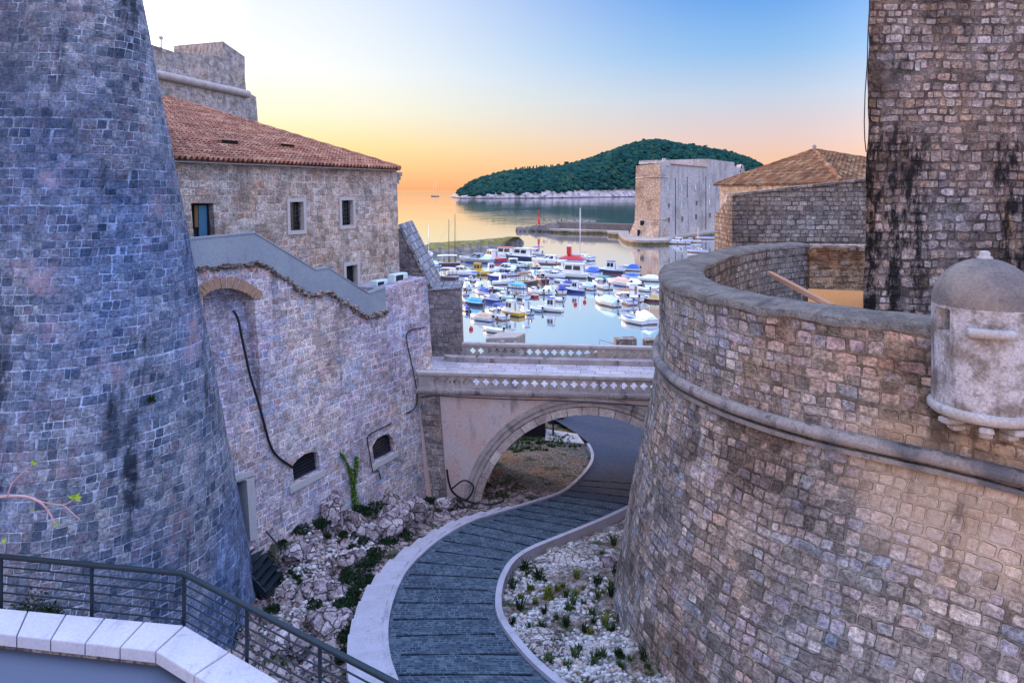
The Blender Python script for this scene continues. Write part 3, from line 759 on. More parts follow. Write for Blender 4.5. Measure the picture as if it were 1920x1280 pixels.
mb = MB(); h = LW.hits(dr); slab(mb, h, [], lambda s, z, d=0: LW(s, z, .4 + d), .05, .05, False); dpart = mb.build('door', M['black'], tw)
mb = MB(); slab(mb, LW.hits([(461, 900), (475, 893), (481, 1010), (468, 1014)]), [], lambda s, z, d=0: LW(s, z, d - .04), .4, .1); mb.build('frame', M['frame'], dpart)
mb = MB(); slab(mb, LW.hits([(430, 905), (475, 890), (475, 881), (430, 893)]), [], lambda s, z, d=0: LW(s, z, d - .04), .4, .1); mb.build('frame', M['frame'], dpart)
# outside stair parapet
OFF = lambda o: (lambda s, z, d=0: LW(s, z, d - o))
par = LW.hits([(300, 470), (361, 449), (478, 438), (592, 507), (616, 503), (691, 551), (722, 541), (724, 581), (689, 593), (655, 571), (620, 548), (579, 553), (525, 514), (485, 492), (370, 503), (300, 517)], -.04)
mb = MB(); slab(mb, list(reversed(par)), [], OFF(.04), .22, .1); stp = mb.build('stair_parapet', M['cement'], tw)
mb = MB(); tp = par[:7]
for a, b_ in zip(tp[:-1], tp[1:]):
    A = [LW(a[0], a[1] + .002, -.055), LW(b_[0], b_[1] + .002, -.055)]
    mb.loft([[LW(q[0], q[1] + h_, dp) for dp, h_ in ((-.06, .002), (-.06, .05), (.2, .05), (.2, .002))] for q in (a, b_)], True, True, False)
mb.build('parapet_cap', M['cement'], stp)
mb = MB(); bt = par[7:15]; random.seed(3)          # broken stone edge under the parapet
for a, b_ in zip(bt[:-1], bt[1:]):
    n_ = max(2, int(math.hypot(a[0] - b_[0], a[1] - b_[1]) / .19))
    for k in range(n_):
        f = (k + .5) / n_; sx, sz = a[0] + (b_[0] - a[0]) * f, a[1] + (b_[1] - a[1]) * f
        mb.blob(LW(sx, sz - .03 + random.uniform(-.04, .03), -.03), random.uniform(.07, .15), 1, .8, random.random() * 50, (1.2, 1.1, .7))
mb.build('stair_edge_stones', M['block'], tw)

# ---- house
house = thing('stone_house', 'long beige stone house with red tiled roof above the terrace wall', 'house', (-8, 27, 12))
zE = CZ + .92; sE = HW.hit(744, 322)[0]
hw = {'door': [(364, 452), (358, 381), (400, 381), (404, 452)], 'a': [(544, 433), (540, 379), (568, 378), (571, 431)],
      'b': [(641, 424), (638, 376), (661, 375), (664, 421)], 'c': [(650, 560), (646, 500), (669, 495), (672, 560)]}
hh = {k: HW.hits(v) for k, v in hw.items()}
mb = MB(); slab(mb, [(-15, 11.0), (sE, 11.0), (sE, zE), (-15, zE)], list(hh.values()), HW, .6, .32)
e_ = HW(sE, 11.0); e2 = HW(sE, zE); bk = -HW.n * 16.5
mb.poly([e_, e_ + bk, e2 + bk + Vector((0, 0, 4.1)), e2])
mb.build('wall', M['house'], house)
def wframe(h, mat, pw, name='window', grille=True, parent=None):
    mb = MB(); slab(mb, h, [], lambda s, z, d=0: HW(s, z, .24 + d), .04, .05, False); wn = mb.build(name, mat, parent)
    s0, s1, z0, z1 = h[0][0], h[2][0], (h[0][1] + h[3][1]) / 2, (h[1][1] + h[2][1]) / 2
    if pw:
        mb = MB(); slab(mb, [(s0 - pw, z0 - pw * 1.1), (s1 + pw, z0 - pw * 1.1), (s1 + pw, z1 + pw), (s0 - pw, z1 + pw)], [[(a, b_) for a, b_ in ((s0, z0), (s1, z0), (s1, z1), (s0, z1))]], lambda s, z, d=0: HW(s, z, d - .035), .2, .2, False)
        mb.build('frame', M['frame'], wn)
    if grille:
        mb = MB()
        for k in range(1, 5): x = s0 + (s1 - s0) * k / 5; mb.tube([HW(x, z0, .12), HW(x, z1, .12)], .011, 4)
        for k in range(1, 6): z = z0 + (z1 - z0) * k / 6; mb.tube([HW(s0, z, .12), HW(s1, z, .12)], .011, 4)
        mb.build('grille', plain('rusty_grille', (.07, .075, .08), .6, .5) if 'rg' not in M else M['rg'], wn)
    return wn
wframe(hh['a'], M['glassdark'], .13, parent=house); wframe(hh['b'], M['glassdark'], .13, parent=house)
wframe(hh['c'], M['black'], .15, 'doorway', False, house)
wd_ = wframe(hh['door'], M['black'], 0, 'window', False, house)
s0, s1, z0, z1 = hh['door'][0][0], hh['door'][2][0], hh['door'][0][1], hh['door'][1][1]
lerp = lambda a, b_, f: a + (b_ - a) * f
for f0, f1, mt, nm, y0 in ((.42, .82, 'blueshutter', 'shutter', 0), (.22, .38, 'curtain', 'curtain', .35)):
    mb = MB(); slab(mb, [(lerp(s0, s1, f0), lerp(z0, z1, y0)), (lerp(s0, s1, f1), lerp(z0, z1, y0)), (lerp(s0, s1, f1), z1 - .08), (lerp(s0, s1, f0), z1 - .08)], [], lambda s, z, d=0: HW(s, z, .16 + d), .05, .05)
    mb.build(nm, M[mt], wd_)
# roof
def tile_roof(mb, org, ed, upv, W, L, tw_=.20, cl=.36, clip=None, seed=0):
    nrm = ed.cross(upv).normalized()
    if nrm.z < 0: nrm = -nrm
    nb, nc = int(W / tw_), int(L / cl); SEG = 6
    for c_ in range(nc):
        for b_ in range(nb):
            mid = (b_ + .5) * tw_, (c_ + .5) * cl
            if clip and not clip(*mid): continue
            jx = .012 * math.sin(b_ * 12.9 + c_ * 78.2 + seed); jz = .012 * math.sin(b_ * 37.7 + c_ * 11.3 + seed)
            ids = []
            for e, h in ((0, .035), (1.06, .0)):
                rowi = []
                for k in range(SEG + 1):
                    f = k / SEG
                    hgt_ = h + .115 * max(0, math.sin(math.pi * min(1, f / .72))) + jz if f < .72 else h * .3 - .035
                    p = org + ed * (b_ * tw_ + f * tw_ + jx) + upv * ((c_ + e) * cl) + nrm * hgt_
                    rowi.append(mb.vert(p))
                ids.append(rowi)
            for k in range(SEG):
                q = (ids[0][k], ids[0][k + 1], ids[1][k + 1], ids[1][k])
                mb.face(q, [(b_ + .5, c_ + .5)] * 4, True)
        # front lips are left open: the next course overlaps them
upv = (-HW.n + Vector((0, 0, .262))).normalized()
ed = VT.normalized(); org = HW(sE + .12, zE, -.28) - ed * 15 + Vector((0, 0, .02))
mb = MB(); tile_roof(mb, org, ed, upv, 14.78, 17.0)
roof = mb.build('roof', M['tile_red'], house)
mb = MB(); q0 = org - Vector((0, 0, .06)); nrm = ed.cross(upv).normalized()
rf = [q0, q0 + ed * 14.75, q0 + ed * 14.75 + upv * 17.0, q0 + upv * 17.0]
mb.poly(rf); mb.build('roof_deck', M['frame'], roof)
mb = MB(); a = org + ed * 14.72
mb.tube([a + upv * (k * .5) + Vector((0, 0, .05 + .03 * (k % 2))) for k in range(34)], .13, 6); mb.build('verge_tiles', M['tile_red'], roof)
random.seed(11)
for px_, py_ in ((430, 275), (538, 281)):           # dark roof vents
    best = None
    u_ = (px_ - CX) / F; v_ = -(py_ - HY) / F; ray = Vector((u_, 1, v_)); eye = Vector((0, 0, CZ))
    tt = (org - eye).dot(nrm) / ray.dot(nrm); p = eye + ray * tt
    mb = MB(); dn = -upv
    Aq = [p + ed * .42 + upv * 1.0, p - ed * .42 + upv * 1.0, p - ed * .38 - upv * 0 + nrm * .24 * (1 if nrm.z > 0 else -1), p + ed * .38 + nrm * .24 * (1 if nrm.z > 0 else -1)]
    mb.poly(Aq); mb.poly([p + ed * .38, p + ed * .38 + nrm * .24 * (1 if nrm.z > 0 else -1), p + ed * .42 + upv * 1.0]); mb.poly([p - ed * .38, p - ed * .38 + nrm * .24 * (1 if nrm.z > 0 else -1), p - ed * .42 + upv * 1.0])
    vt = mb.build('roof_vent', M['tile_red'], roof)
    mb = MB(); o_ = nrm * (1 if nrm.z > 0 else -1)
    mb.poly([p + ed * .36 + o_ * .02 + upv * .03, p - ed * .36 + o_ * .02 + upv * .03, p - ed * .35 + o_ * .2 + upv * .03, p + ed * .35 + o_ * .2 + upv * .03])
    mb.build('vent_opening', M['black'], vt)
mb = MB()                                             # eave bracket at the corner
for k, (dz_, ln_) in enumerate(((-.18, .42), (-.36, .30), (-.54, .18))):
    c_ = HW(sE + ln_ / 2 - .02, zE + dz_, .25); mb.box(c_, (ln_, .5, .17), Matrix.Rotation(math.atan2(VT.y, VT.x), 3, 'Z'))
mb.build('corner_bracket', M['pier'], house)

# ---- gate wall behind the terrace with its sloping slate coping
gw = thing('gate_wall', 'shadowed stone gate wall beyond the bridge end with a steep slate coping', 'wall', (-4.5, 35.2, 7.5))
pf = lambda px, py, d: P(px, py, d)
GW = Plane((0, 35.0), (1, 0, 0))
mb = MB(); slab(mb, list(reversed(GW.hits([(725, 429), (750, 430), (808, 545), (862, 541), (868, 700), (725, 700)]))), [], GW, 1.3, .1); mb.build('wall', M['pier'], gw)
mb = MB(); A, B = P(746, 422, 34.9), P(806, 541, 34.9); s_ = (B - A).normalized(); nn = Vector((-s_.z, 0, s_.x)); nn = nn if nn.z > 0 else -nn
n_rows = 12
Ln = (B - A).length
q = [A, B, B + Vector((0, 4.2, 0)), A + Vector((0, 4.2, 0))]
mb.poly([p + nn * .14 for p in (q[0], q[1], q[2], q[3])], [(0, 0), (0, Ln), (4.2, Ln), (4.2, 0)])
for i in range(4):
    a, c_ = q[i], q[(i + 1) % 4]; mb.poly([a, c_, c_ + nn * .14, a + nn * .14])
mb.build('coping', M['slate'], gw)
mb = MB(); mb.loft([[P(x, y, 34.9) + Vector((0, dy, dz_)) for dy, dz_ in ((0, 0), (0, .06), (.7, .34), (1.35, .06), (1.35, 0))] for x, y in ((803, 545), (866, 541))], True, True, False)
mb.build('ridge_cap', M['slate'], gw)

# ---- bridge
bridge = thing('stone_bridge', 'pale stone arch bridge with two pierced quatrefoil balustrades across the moat', 'bridge', (3, 30, 3))
zT = CZ - 7.68; zD = CZ - 8.5; sC, zC, RA = 7.18, 3.15, 4.6
ao = [(sC - RA * math.cos(math.pi * k / 40), zC + RA * math.sin(math.pi * k / 40)) for k in range(41)]
S0, S1 = -1.2, 16.0; zK = CZ - 8.40
outl = [(S0, 1.2), (ao[0][0], 1.2)] + ao + [(ao[-1][0], 1.2), (S1, 1.2), (S1, zK - .14), (S0, zK - .14)]
mb = MB(); slab(mb, outl, [], BR, 5.9, .1); mb.build('arch_body', M['bridge'], bridge)
def ring(r0, r1, proud, dep=.3):
    mb = MB()
    rg = []
    for k in range(57):
        a = math.pi * (k / 56); cs, sn = -math.cos(a), math.sin(a)
        rg.append([BR(sC + r * cs, zC + r * sn, d) for r, d in ((r0, dep), (r0, -proud), (r1, -proud), (r1, dep))])
    mb.loft(rg, True, True, False, uvf=lambda a, b_: (a * .26, b_ * .35)); return mb
vou = masonry('voussoir_stone', .36, .52, [(.44, .38, .36), (.50, .44, .41), (.54, .48, .45)], (.26, .22, .21), mw=.012, irr=.3, bump=.3, fade=.2, ctr=.5, dirt=((.22, .18, .17), .5, 1.0))
ring(RA - .01, RA + .36, .05).build('voussoirs', vou, bridge)
mm_ = MB()
for a_, b_, pr in ((.36, .47, .10), (.47, .56, .07), (.56, .70, .13), (.70, .75, .09)):
    x = ring(RA + a_, RA + b_ - .004, pr); o0 = len(mm_.v)
    mm_.v += x.v; mm_.tint += x.tint; mm_.f += [tuple(i + o0 for i in f) for f in x.f]; mm_.uv += x.uv; mm_.sm += x.sm
mm_.build('archivolt', M['carved'], bridge)
mb = MB(); slab(mb, [(S0 - 3, zD - .12), (S1, zD - .12), (S1, zD), (S0 - 3, zD)], [], BR, 6.2, .1)
q = [BR(S0 - 3, zD + .004, .1), BR(S1, zD + .004, .1), BR(S1, zD + .004, 6.2), BR(S0 - 3, zD + .004, 6.2)]
mb.poly(q, [(0, 0), (20, 0), (20, 6), (0, 6)]); mb.build('deck', M['ashlar'], bridge)
def sbox(mb, s0, s1, z0, z1, d0, d1):
    mb.loft([[BR(s, z, d) for z, d in ((z0, d0), (z1, d0), (z1, d1), (z0, d1))] for s in (s0, s1)], True, True, False)
def quatre(mb, s0, wd_, z0, z1, d0, d1, blind=False):
    cs, cz = s0 + wd_ / 2, (z0 + z1) / 2; a_, b_ = .088, .072; N = 40
    rin, rout = [], []
    for k in range(N):
        th = 2 * math.pi * (k + .5) / N; ph = (th + math.pi / 4) % (math.pi / 2) - math.pi / 4
        x = b_ * b_ - (a_ * math.sin(ph)) ** 2
        r = a_ * math.cos(ph) + math.sqrt(x) if x > 0 else a_
        rin.append((cs + r * math.cos(th), cz + r * math.sin(th)))
        k2 = min(wd_ / 2 / max(1e-6, abs(math.cos(th))), (z1 - z0) / 2 / max(1e-6, abs(math.sin(th))))
        rout.append((cs + k2 * math.cos(th), cz + k2 * math.sin(th)))
    ri = [[mb.vert(BR(s, z, d)) for s, z in L_] for L_, d in ((rout, d0), (rin, d0), (rin, d1 if not blind else d0 + .07), (rout, d1))]
    for k in range(N):
        k2 = (k + 1) % N
        mb.face((ri[0][k], ri[0][k2], ri[1][k2], ri[1][k]), [rout[k], rout[k2], rin[k2], rin[k]])
        mb.face((ri[1][k], ri[1][k2], ri[2][k2], ri[2][k]), [rin[k], rin[k2], rin[k2], rin[k]])
        if not blind: mb.face((ri[2][k], ri[2][k2], ri[3][k2], ri[3][k]), [rin[k], rin[k2], rout[k2], rout[k]])
    if blind: mb.face(ri[2])
def balustrade(s0, s1, d0, d1, nblind, first):
    zc0, zp1 = zT - .17, zT - .17
    zp0 = zT - .62
    mb = MB(); n_ = int((s1 - s0) / .41)
    for k in range(n_): quatre(mb, s0 + first + k * .41, .41, zp0, zp1, d0 + .06, d1 - .06, k < nblind)
    sbox(mb, s0, s0 + first, zp0, zp1, d0 + .06, d1 - .06)
    rl = mb.build('balustrade', M['carved'], bridge)
    mb = MB(); sbox(mb, s0 - .04, s1, zT - .17, zT - .11, d0 + .03, d1 - .03); sbox(mb, s0 - .04, s1, zT - .108, zT, d0 - .02, d1 + .02)
    mb.build('cap', M['limestone'], rl)
    mb = MB(); sbox(mb, s0 - .04, s1, zD - .1 if d0 > 1 else zp0 - .14, zp0, d0, d1); mb.build('base_rail', M['carved'], rl)
    return rl
balustrade(-.02, 13.5, -.02, .30, 4, .62)
balustrade(.95, 14.5, 5.55, 5.85, 0, .30)
mb = MB(); sbox(mb, -.1, S1, zK - .14, zK - .05, -.12, .4); sbox(mb, -.1, S1, zK - .05, zK + .05, -.19, .4)
for k in range(95): sbox(mb, -.08 + k * .145, -.08 + k * .145 + .07, zK - .135, zK - .055, -.17, -.1)
mb.build('cornice', M['carved'], bridge)
mb = MB(); sbox(mb, .55, 14.5, zD - .05, zD + .24, 5.0, 5.56)
mb.loft([[BR(.55 - .5 * f, z, d) for z, d in ((zD - .05, 5.0 + .3 * f), (zD + .24, 5.0 + .3 * f), (zD + .24, 5.56), (zD - .05, 5.56))] for f in (0, 1)], True, True, False)
mb.build('plinth', M['carved'], bridge)
mb = MB(); slab(mb, BR.hits([(812, 934), (786, 742), (824, 742), (838, 932)]), [], lambda s, z, d=0: BR(s, z, d - .12), .3, .1); mb.build('rough_buttress', M['pier'], bridge)

# ---- round bastion on the right
KB = 1.28
bp = [(9.6, 23.9), (8.66, 23.3), (6.9, 21.8), (5.4, 19.8), (4.58, 18.3), (3.8, 16.9), (3.30, 15.3), (3.10, 14.0), (3.16, 12.66), (3.55, 11.5), (4.0, 10.7), (4.5, 10.1),
      (5.0, 9.65), (5.5, 9.25), (6.0, 8.8), (6.6, 8.15), (7.4, 7.2), (8.5, 5.8), (10, 3.8)]
BP = catmull([(x * KB, y * KB, 0) for x, y in bp], 10)
BN = perp(BP, -1)
for _ in range(6):
    BN = [((BN[max(i - 1, 0)] + BN[i] * 2 + BN[min(i + 1, len(BN) - 1)]) / 4).normalized() for i in range(len(BN))]
zRim, zCor = CZ - 2.38, CZ - 4.54
boff = lambda z: .19 * (zCor - z) if z < zCor else .01 * (zCor - z)
def bring(z, ex=0.0, jit=0.0):
    pts = [Vector((p.x, p.y, z)) + n_ * (boff(z) + ex) for p, n_ in zip(BP, BN)]
    us = [0.0]
    for i in range(1, len(pts)): us.append(us[-1] + (pts[i] - pts[i - 1]).length)
    return pts, [x - us[70] for x in us]
bastion = thing('round_bastion', 'round rubble stone bastion with roll moulding and battered foot on the right', 'bastion', (9, 17, 6))
mb = MB(); zs2 = [5.0 + .14 * k for k in range(int((zCor - 5) / .14) + 1)] + [zCor]
RG2 = [bring(z) for z in zs2]
for r_, _ in RG2:
    for p, n_ in zip(r_, BN): p += n_ * (.05 * N3(p, 1.1) + .035 * N3(p, 3.7))
mb.loft(list(reversed([r for r, _ in RG2])), False, False, True, uvf=lambda a, k: (RG2[-1 - a][1][k], zs2[-1 - a]))
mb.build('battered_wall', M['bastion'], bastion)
mb = MB(); zs3 = [zCor + (zRim - zCor) * k / 16 for k in range(17)]; RG3 = [bring(z) for z in zs3]
for r_, _ in RG3:
    for p, n_ in zip(r_, BN): p += n_ * (.03 * N3(p, 1.3, 5) + .03 * N3(p, 4.1))
for p in RG3[-1][0]: p.z += .05 * N3(p, 1.7)
mb.loft(list(reversed([r for r, _ in RG3])), False, False, True, uvf=lambda a, k: (RG3[-1 - a][1][k], zs3[-1 - a]))
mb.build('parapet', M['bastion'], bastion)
TH = 1.25
mb = MB(); rg = []
for f, h in ((-.015, -.11), (.0, .02), (.25, .08), (.6, .10), (.95, .06), (1, 0)):
    rg.append([Vector((p.x, p.y, zRim + h + .02 * N3(p, 2.3, 3 + f) + .05 * N3(p, 1.7) * (1 - f))) - n_ * (TH * f) + n_ * (.03 * N3(p, 4.1) * (1 - f)) for p, n_ in zip(BP, BN)])
mb.loft(list(reversed(rg)), False, False, True, uvf=lambda a, k: (RG3[-1][1][k], [0, .05, .3, .75, 1.2, 1.25][5 - a]))
capm = plaster('rim_mortar', (.135, .112, .10), (.21, .175, .15), (.045, .038, .035), .85, 2.2, True, 1.8)
mb.build('parapet_top', capm, bastion)
mb = MB(); zi = [11.8 + (zRim - 11.8) * k / 8 for k in range(9)]
rg = [[Vector((p.x, p.y, z)) - n_ * TH for p, n_ in zip(BP, BN)] for z in zi]
mb.loft(rg, False, False, True, uvf=lambda a, k: (RG3[-1][1][k], zi[a])); mb.build('inner_face', M['block'], bastion)
mb = MB(); inn = [Vector((p.x, p.y, 12.2)) - n_ * (TH - .02) for p, n_ in zip(BP, BN)]
for a, c_ in zip(inn[:-1], inn[1:]): mb.poly([a, Vector((22, a.y, 12.2)), Vector((22, c_.y, 12.2)), c_])
mb.build('platform', capm, bastion)
mb = MB(); rg = []
for k in range(13):
    a = 2 * math.pi * k / 13; rg.append(bring(zCor + .0 + .125 * math.sin(a), .075 + .125 * math.cos(a))[0])
for r_ in rg:
    for p in r_: p.z += .008 * N3(p, 3)
rg.append(rg[0]); mb.loft(rg, False, False, True)
r1 = [bring(zCor - .17, e)[0] for e in (.0, .13)]; r2 = [bring(zCor - .26, e)[0] for e in (.10, .0)]
mb.loft([r1[0], r1[1], r2[0], r2[1]], False, False, False)
mb.build('cordon', plaster('roll_moulding', (.125, .115, .125), (.30, .25, .23), (.04, .036, .04), .9, 1.0), bastion)
# back wall of the platform
bw = thing('platform_wall', 'low warm rubble wall closing the back of the bastion platform', 'wall', (16, 30, 12))
mb = MB(); BW = Plane((11.0, 29.6), (1, 0, 0)); slab(mb, [(.0, 11.8), (9, 11.8), (9, 14.58), (0, 14.62)], [], BW, .9, .1); mb.build('wall', M['block'], bw)
mb = MB(); slab(mb, BW.hits([(1518, 560), (1640, 560), (1640, 464), (1518, 464)], -.35), [], lambda s, z, d=0: BW(s, z, d - .35), .4, .1); mb.build('patch', masonry('crumbling_rubble', .26, .4, [(.42, .29, .20), (.50, .35, .25), (.58, .44, .34), (.36, .23, .15)], (.44, .29, .18), mw=.03, irr=1.6, bump=1.0, bdist=.07, wob=.1, rnd=.08, fade=.7, dirt=((.2, .13, .09), .8, .7)), bw)

# ---- keep tower at the right edge
keep = thing('square_tower', 'tall rough rubble tower with black stains at the right edge', 'tower', (14, 19, 12))
mb = MB(); A = P(1619, 620, 17.5); A2 = P(1630, 0, 17.5); KP = lambda s, z, d=0: Vector((A.x + (A2.x - A.x) * (z - A.z) / (A2.z - A.z) + s + d * .55, 17.5 + d * .83, z))
zl = [11.5 + .4 * k for k in range(36)]
rg = []
for z in zl:
    rg.append([KP(0, z, 6), KP(0, z, 3)] + [KP(.0, z) + Vector((.05 * N3((0, 5, z), 1.5) + .03 * N3((0, 5, z), 5), .0, 0))] + [KP(.6 * k, z) + Vector((0, .05 * N3((k * .6, 2, z), 1.3), 0)) for k in range(1, 20)])
us = [-6, -3] + [.6 * k for k in range(20)]
mb.loft(rg, False, False, True, uvf=lambda a, k: (us[k], zl[a])); mb.build('wall', M['keep'], keep)

# =================================================================== FAR SETTING
# rubble wall and tiled house behind the bastion
rw = thing('rubble_wall', 'sloping topped rubble wall with sunlit orange end in front of the hip roofed house', 'wall', (15, 37, 12))
mb = MB(); RW = Plane((11.62, 36.0), (1, -.02)); tq = RW.hits([(1373, 367), (1500, 352), (1700, 330)])
slab(mb, [(0, 9), (tq[2][0], 9), tq[2], tq[1], (0, tq[0][1])], [], RW, 1.0, .1)
a0, a1 = P(1373, 367, 36.0), P(1340, 402, 40.0)
mb.poly([Vector((a1.x, a1.y, 9)), Vector((a0.x, a0.y, 9)), a0, P(1362, 376, 37.3), P(1350, 393, 38.8), a1])
mb.build('wall', M['block'], rw)
mb = MB(); mb.loft([[RW(s, z + h, d) for h, d in ((-.02, -.1), (.1, -.1), (.1, .6), (-.02, .6))] for s, z in ((0, tq[0][1]), tq[1], tq[2])], True, True, False); mb.build('coping', M['block'], rw)
hh_ = thing('tiled_house', 'stone house with old hip roof of ochre barrel tiles beside the square tower', 'house', (22, 48, 8))
P1, P2 = P(1343, 347, 58), P(1577, 338, 40); P1.z = P2.z = CZ + .52
al = (P1 - P2); La = al.length; al.normalize(); nb_ = Vector((al.y, -al.x, 0)); nb_ = nb_ if nb_.x > 0 else -nb_
P3 = P2 + nb_ * 10; P4 = P1 + nb_ * 10; AP = P2 + al * 10.5 + nb_ * 4.4; AP.z = CZ + 2.97
mb = MB()
def hip(mb, A, B, T, seed):
    e = (B - A); W_ = e.length; e.normalize(); h = T - A; a_ = h.dot(e); foot = A + e * a_; upv_ = (T - foot); Hh = upv_.length; upv_.normalize()
    clip = lambda x, y: y < Hh * (x / a_ if x < a_ else (W_ - x) / (W_ - a_)) - .02
    tile_roof(mb, A - upv_ * .3, e, upv_, W_, Hh + .3, .31, .46, lambda x, y: clip(x, max(0, y - .42)), seed)
    mb.poly([A - Vector((0, 0, .05)), B - Vector((0, 0, .05)), T - Vector((0, 0, .05))], [(9, 9)] * 3)
hip(mb, P1, P2, AP, 1); hip(mb, P2, P3, AP, 2)
mb.poly([P3, P4, AP]); mb.poly([P4, P1, AP]); rf = mb.build('roof', M['tile_old'], hh_)
mb = MB()
for q in (P1, P2, P3): mb.tube([q.lerp(AP, k / 24) + Vector((0, 0, .05 + .03 * (k % 2))) for k in range(25)], .13, 6)
mb.build('hip_tiles', M['tile_old'], rf)
mb = MB(); mb.lathe([(.0, .0), (.16, .02), (.10, .12), (.17, .24), (.12, .36), (0, .42)], AP + Vector((0, 0, .05)), 10); mb.build('finial', M['limestone'], rf)
mb = MB(); i_ = (nb_ - al) * .3
mb.poly([Vector((P1.x, P1.y, 6)) + nb_ * .3, Vector((P2.x, P2.y, 6)) + nb_ * .3, P2 + nb_ * .3 , P1 + nb_ * .3])
mb.poly([Vector((P2.x, P2.y, 6)) + nb_ * .3, Vector((P3.x, P3.y, 6)), P3, P2 + nb_ * .3]); mb.build('wall', M['fort'], hh_)

# upper fort behind the house
uf = thing('upper_fort', 'high stone fort with roll moulding rising behind the red roof', 'fort', (-25, 55, 20))
UP = Plane((P(463, 177, 60).x, 60), (.235, .972), .06, 25)
uo = UP.hits([(270, 83), (325, 97), (455, 110), (462, 172)])
mb = MB(); e1_ = UP.hit(480, 182)[0]
slab(mb, [(uo[0][0] - 8, 12), (e1_ + .6, 12), (e1_, UP.hit(480, 182)[1]), (uo[3][0], uo[3][1]), (uo[2][0], uo[2][1]), uo[1], (uo[0][0] - 8, uo[0][1] + .4)], [], UP, 6, .1); mb.build('wall', M['upper'], uf)
mb = MB(); cs_, ce_ = UP.hit(280, 137), UP.hit(463, 177); mb.tube([UP(cs_[0] + (ce_[0] - cs_[0]) * k / 12, cs_[1] + (ce_[1] - cs_[1]) * k / 12, -.1) for k in range(13)], .34, 8); mb.build('cordon', M['limestone'], uf)
mb = MB()
B0, B1, B2 = P(326, 86, 66), P(418, 78, 57.2), P(459, 107, 61)
lo = 24.5
for a, c_ in ((B0, B1), (B1, B2)): mb.poly([Vector((a.x, a.y, lo)), Vector((c_.x, c_.y, lo)), c_, a])
mb.poly([B0, B1, B2, P(380, 90, 72)]); mb.build('turret', M['upper'], uf)
mb = MB(); a = P(302, 97, 52); mb.tube([a, a + Vector((0, 0, 1.0))], .06, 5); mb.box(a + Vector((0, 0, 1.05)), (.22, .22, .2)); mb.build('lamp_post', M['limestone'], uf)

# harbour fortress
fort = thing('harbour_fortress', 'massive pale harbour fortress with warm lit left face rising from the quay', 'fortress', (50, 240, 2))
FR = Plane((48.9, 225.0), (.545, .839)); FL = Plane((48.9 - .52 * 11.9, 225 + .854 * 11.9), (.52, -.854))
def rect(pl, cx, cy, w_, h_): return pl.hits([(cx - w_ / 2, cy + h_ / 2), (cx + w_ / 2, cy + h_ / 2), (cx + w_ / 2, cy - h_ / 2), (cx - w_ / 2, cy - h_ / 2)])
wr = [(1253, 352, 'l', 12), (1279, 352, 'l', 12), (1305, 350, 'l', 11), (1331, 349, 'l', 10), (1254, 386, 'd', 9), (1279, 384, 'l', 12), (1306, 381, 'd', 9), (1331, 378, 'l', 11),
      (1254, 413, 'd', 10), (1279, 411, 'd', 10), (1305, 407, 'd', 10), (1331, 404, 'd', 9)]
wl = [(1204, 326, 5, 8), (1206, 356, 5, 14), (1206, 388, 5, 14)]
hr = [rect(FR, x, y, 3.6, h_) for x, y, k, h_ in wr]; hl = [rect(FL, x, y, w_, h_) for x, y, w_, h_ in wl]
zb_, z1_, z2_ = 1.0, FR.hit(1280, 310)[1], FR.hit(1350, 301)[1]; sm_ = FR.hit(1326, 305)[0]; se_ = FR.hit(1377, 300)[0]
zf_ = FL.hit(1215, 308)[1]
mb = MB(); s12 = FR.hit(1250, 311)[0]
slab(mb, [(0, zb_), (se_, zb_), (se_, z2_), (sm_, z2_), (sm_, z1_), (s12, z1_), (s12, z1_ + .4), (0, z1_ + .2)], hr, FR, .05, .7, False)
mb.build('long_wall', M['fort'], fort)
mb = MB(); mb.poly([FR(0, z1_, 0), FR(sm_, z1_, 0), FR(sm_, z1_, 22), FL(0, z1_, 0)]); mb.poly([FR(sm_, z2_, 0), FR(se_, z2_, 0), FR(se_, z2_, 22), FR(sm_, z2_, 22)]); mb.poly([FR(sm_, z1_, 0), FR(sm_, z1_, 22), FR(sm_, z2_, 22), FR(sm_, z2_, 0)])
mb.poly([FR(se_, 0, 0), FR(se_, 0, 22), FR(se_, z2_, 22), FR(se_, z2_, 0)]); mb.poly([FR(se_, 0, 22), FL(0, 0, 0), FL(0, z1_, 0), FR(se_, z1_, 22)]); mb.build('flat_roof', M['fort'], fort)
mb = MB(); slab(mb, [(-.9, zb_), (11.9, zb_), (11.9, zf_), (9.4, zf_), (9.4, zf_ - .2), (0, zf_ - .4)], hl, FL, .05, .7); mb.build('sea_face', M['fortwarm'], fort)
mb = MB(); zg = FL.hit(1200, 410)[1]                  # battered foot
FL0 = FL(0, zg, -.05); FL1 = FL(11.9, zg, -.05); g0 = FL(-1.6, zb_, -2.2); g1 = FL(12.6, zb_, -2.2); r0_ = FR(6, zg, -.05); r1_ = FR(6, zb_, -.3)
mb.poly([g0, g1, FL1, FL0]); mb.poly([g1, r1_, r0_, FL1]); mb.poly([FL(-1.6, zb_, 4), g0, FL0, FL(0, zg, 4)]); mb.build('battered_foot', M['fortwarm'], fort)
for zc_ in (FL.hit(1215, 333)[1], zg):
    mb = MB(); mb.tube([FL(-.1, zc_, 3), FL(-.1, zc_, -.1), FL(11.95, zc_, -.1), FR(7, zc_, -.1)], .17, 5); mb.build('cordon', M['fort'], fort)
mb = MB(); slab(mb, [(.6, zf_ - .5), (9.6, zf_ - .5), (9.6, zf_ + .9), (.6, zf_ + .9)], [], lambda s, z, d=0: FL(s, z, d + .7), 6, .1)
for k in range(9): a = FL(.9 + k * 1.02, zf_ + 1.1, 1.0); mb.box(a, (.5, .5, .5))
mb.build('parapet', M['fort'], fort)
M['wglass'] = plain('pale_window', (.42, .62, .64), .25, 0, .1, 1)
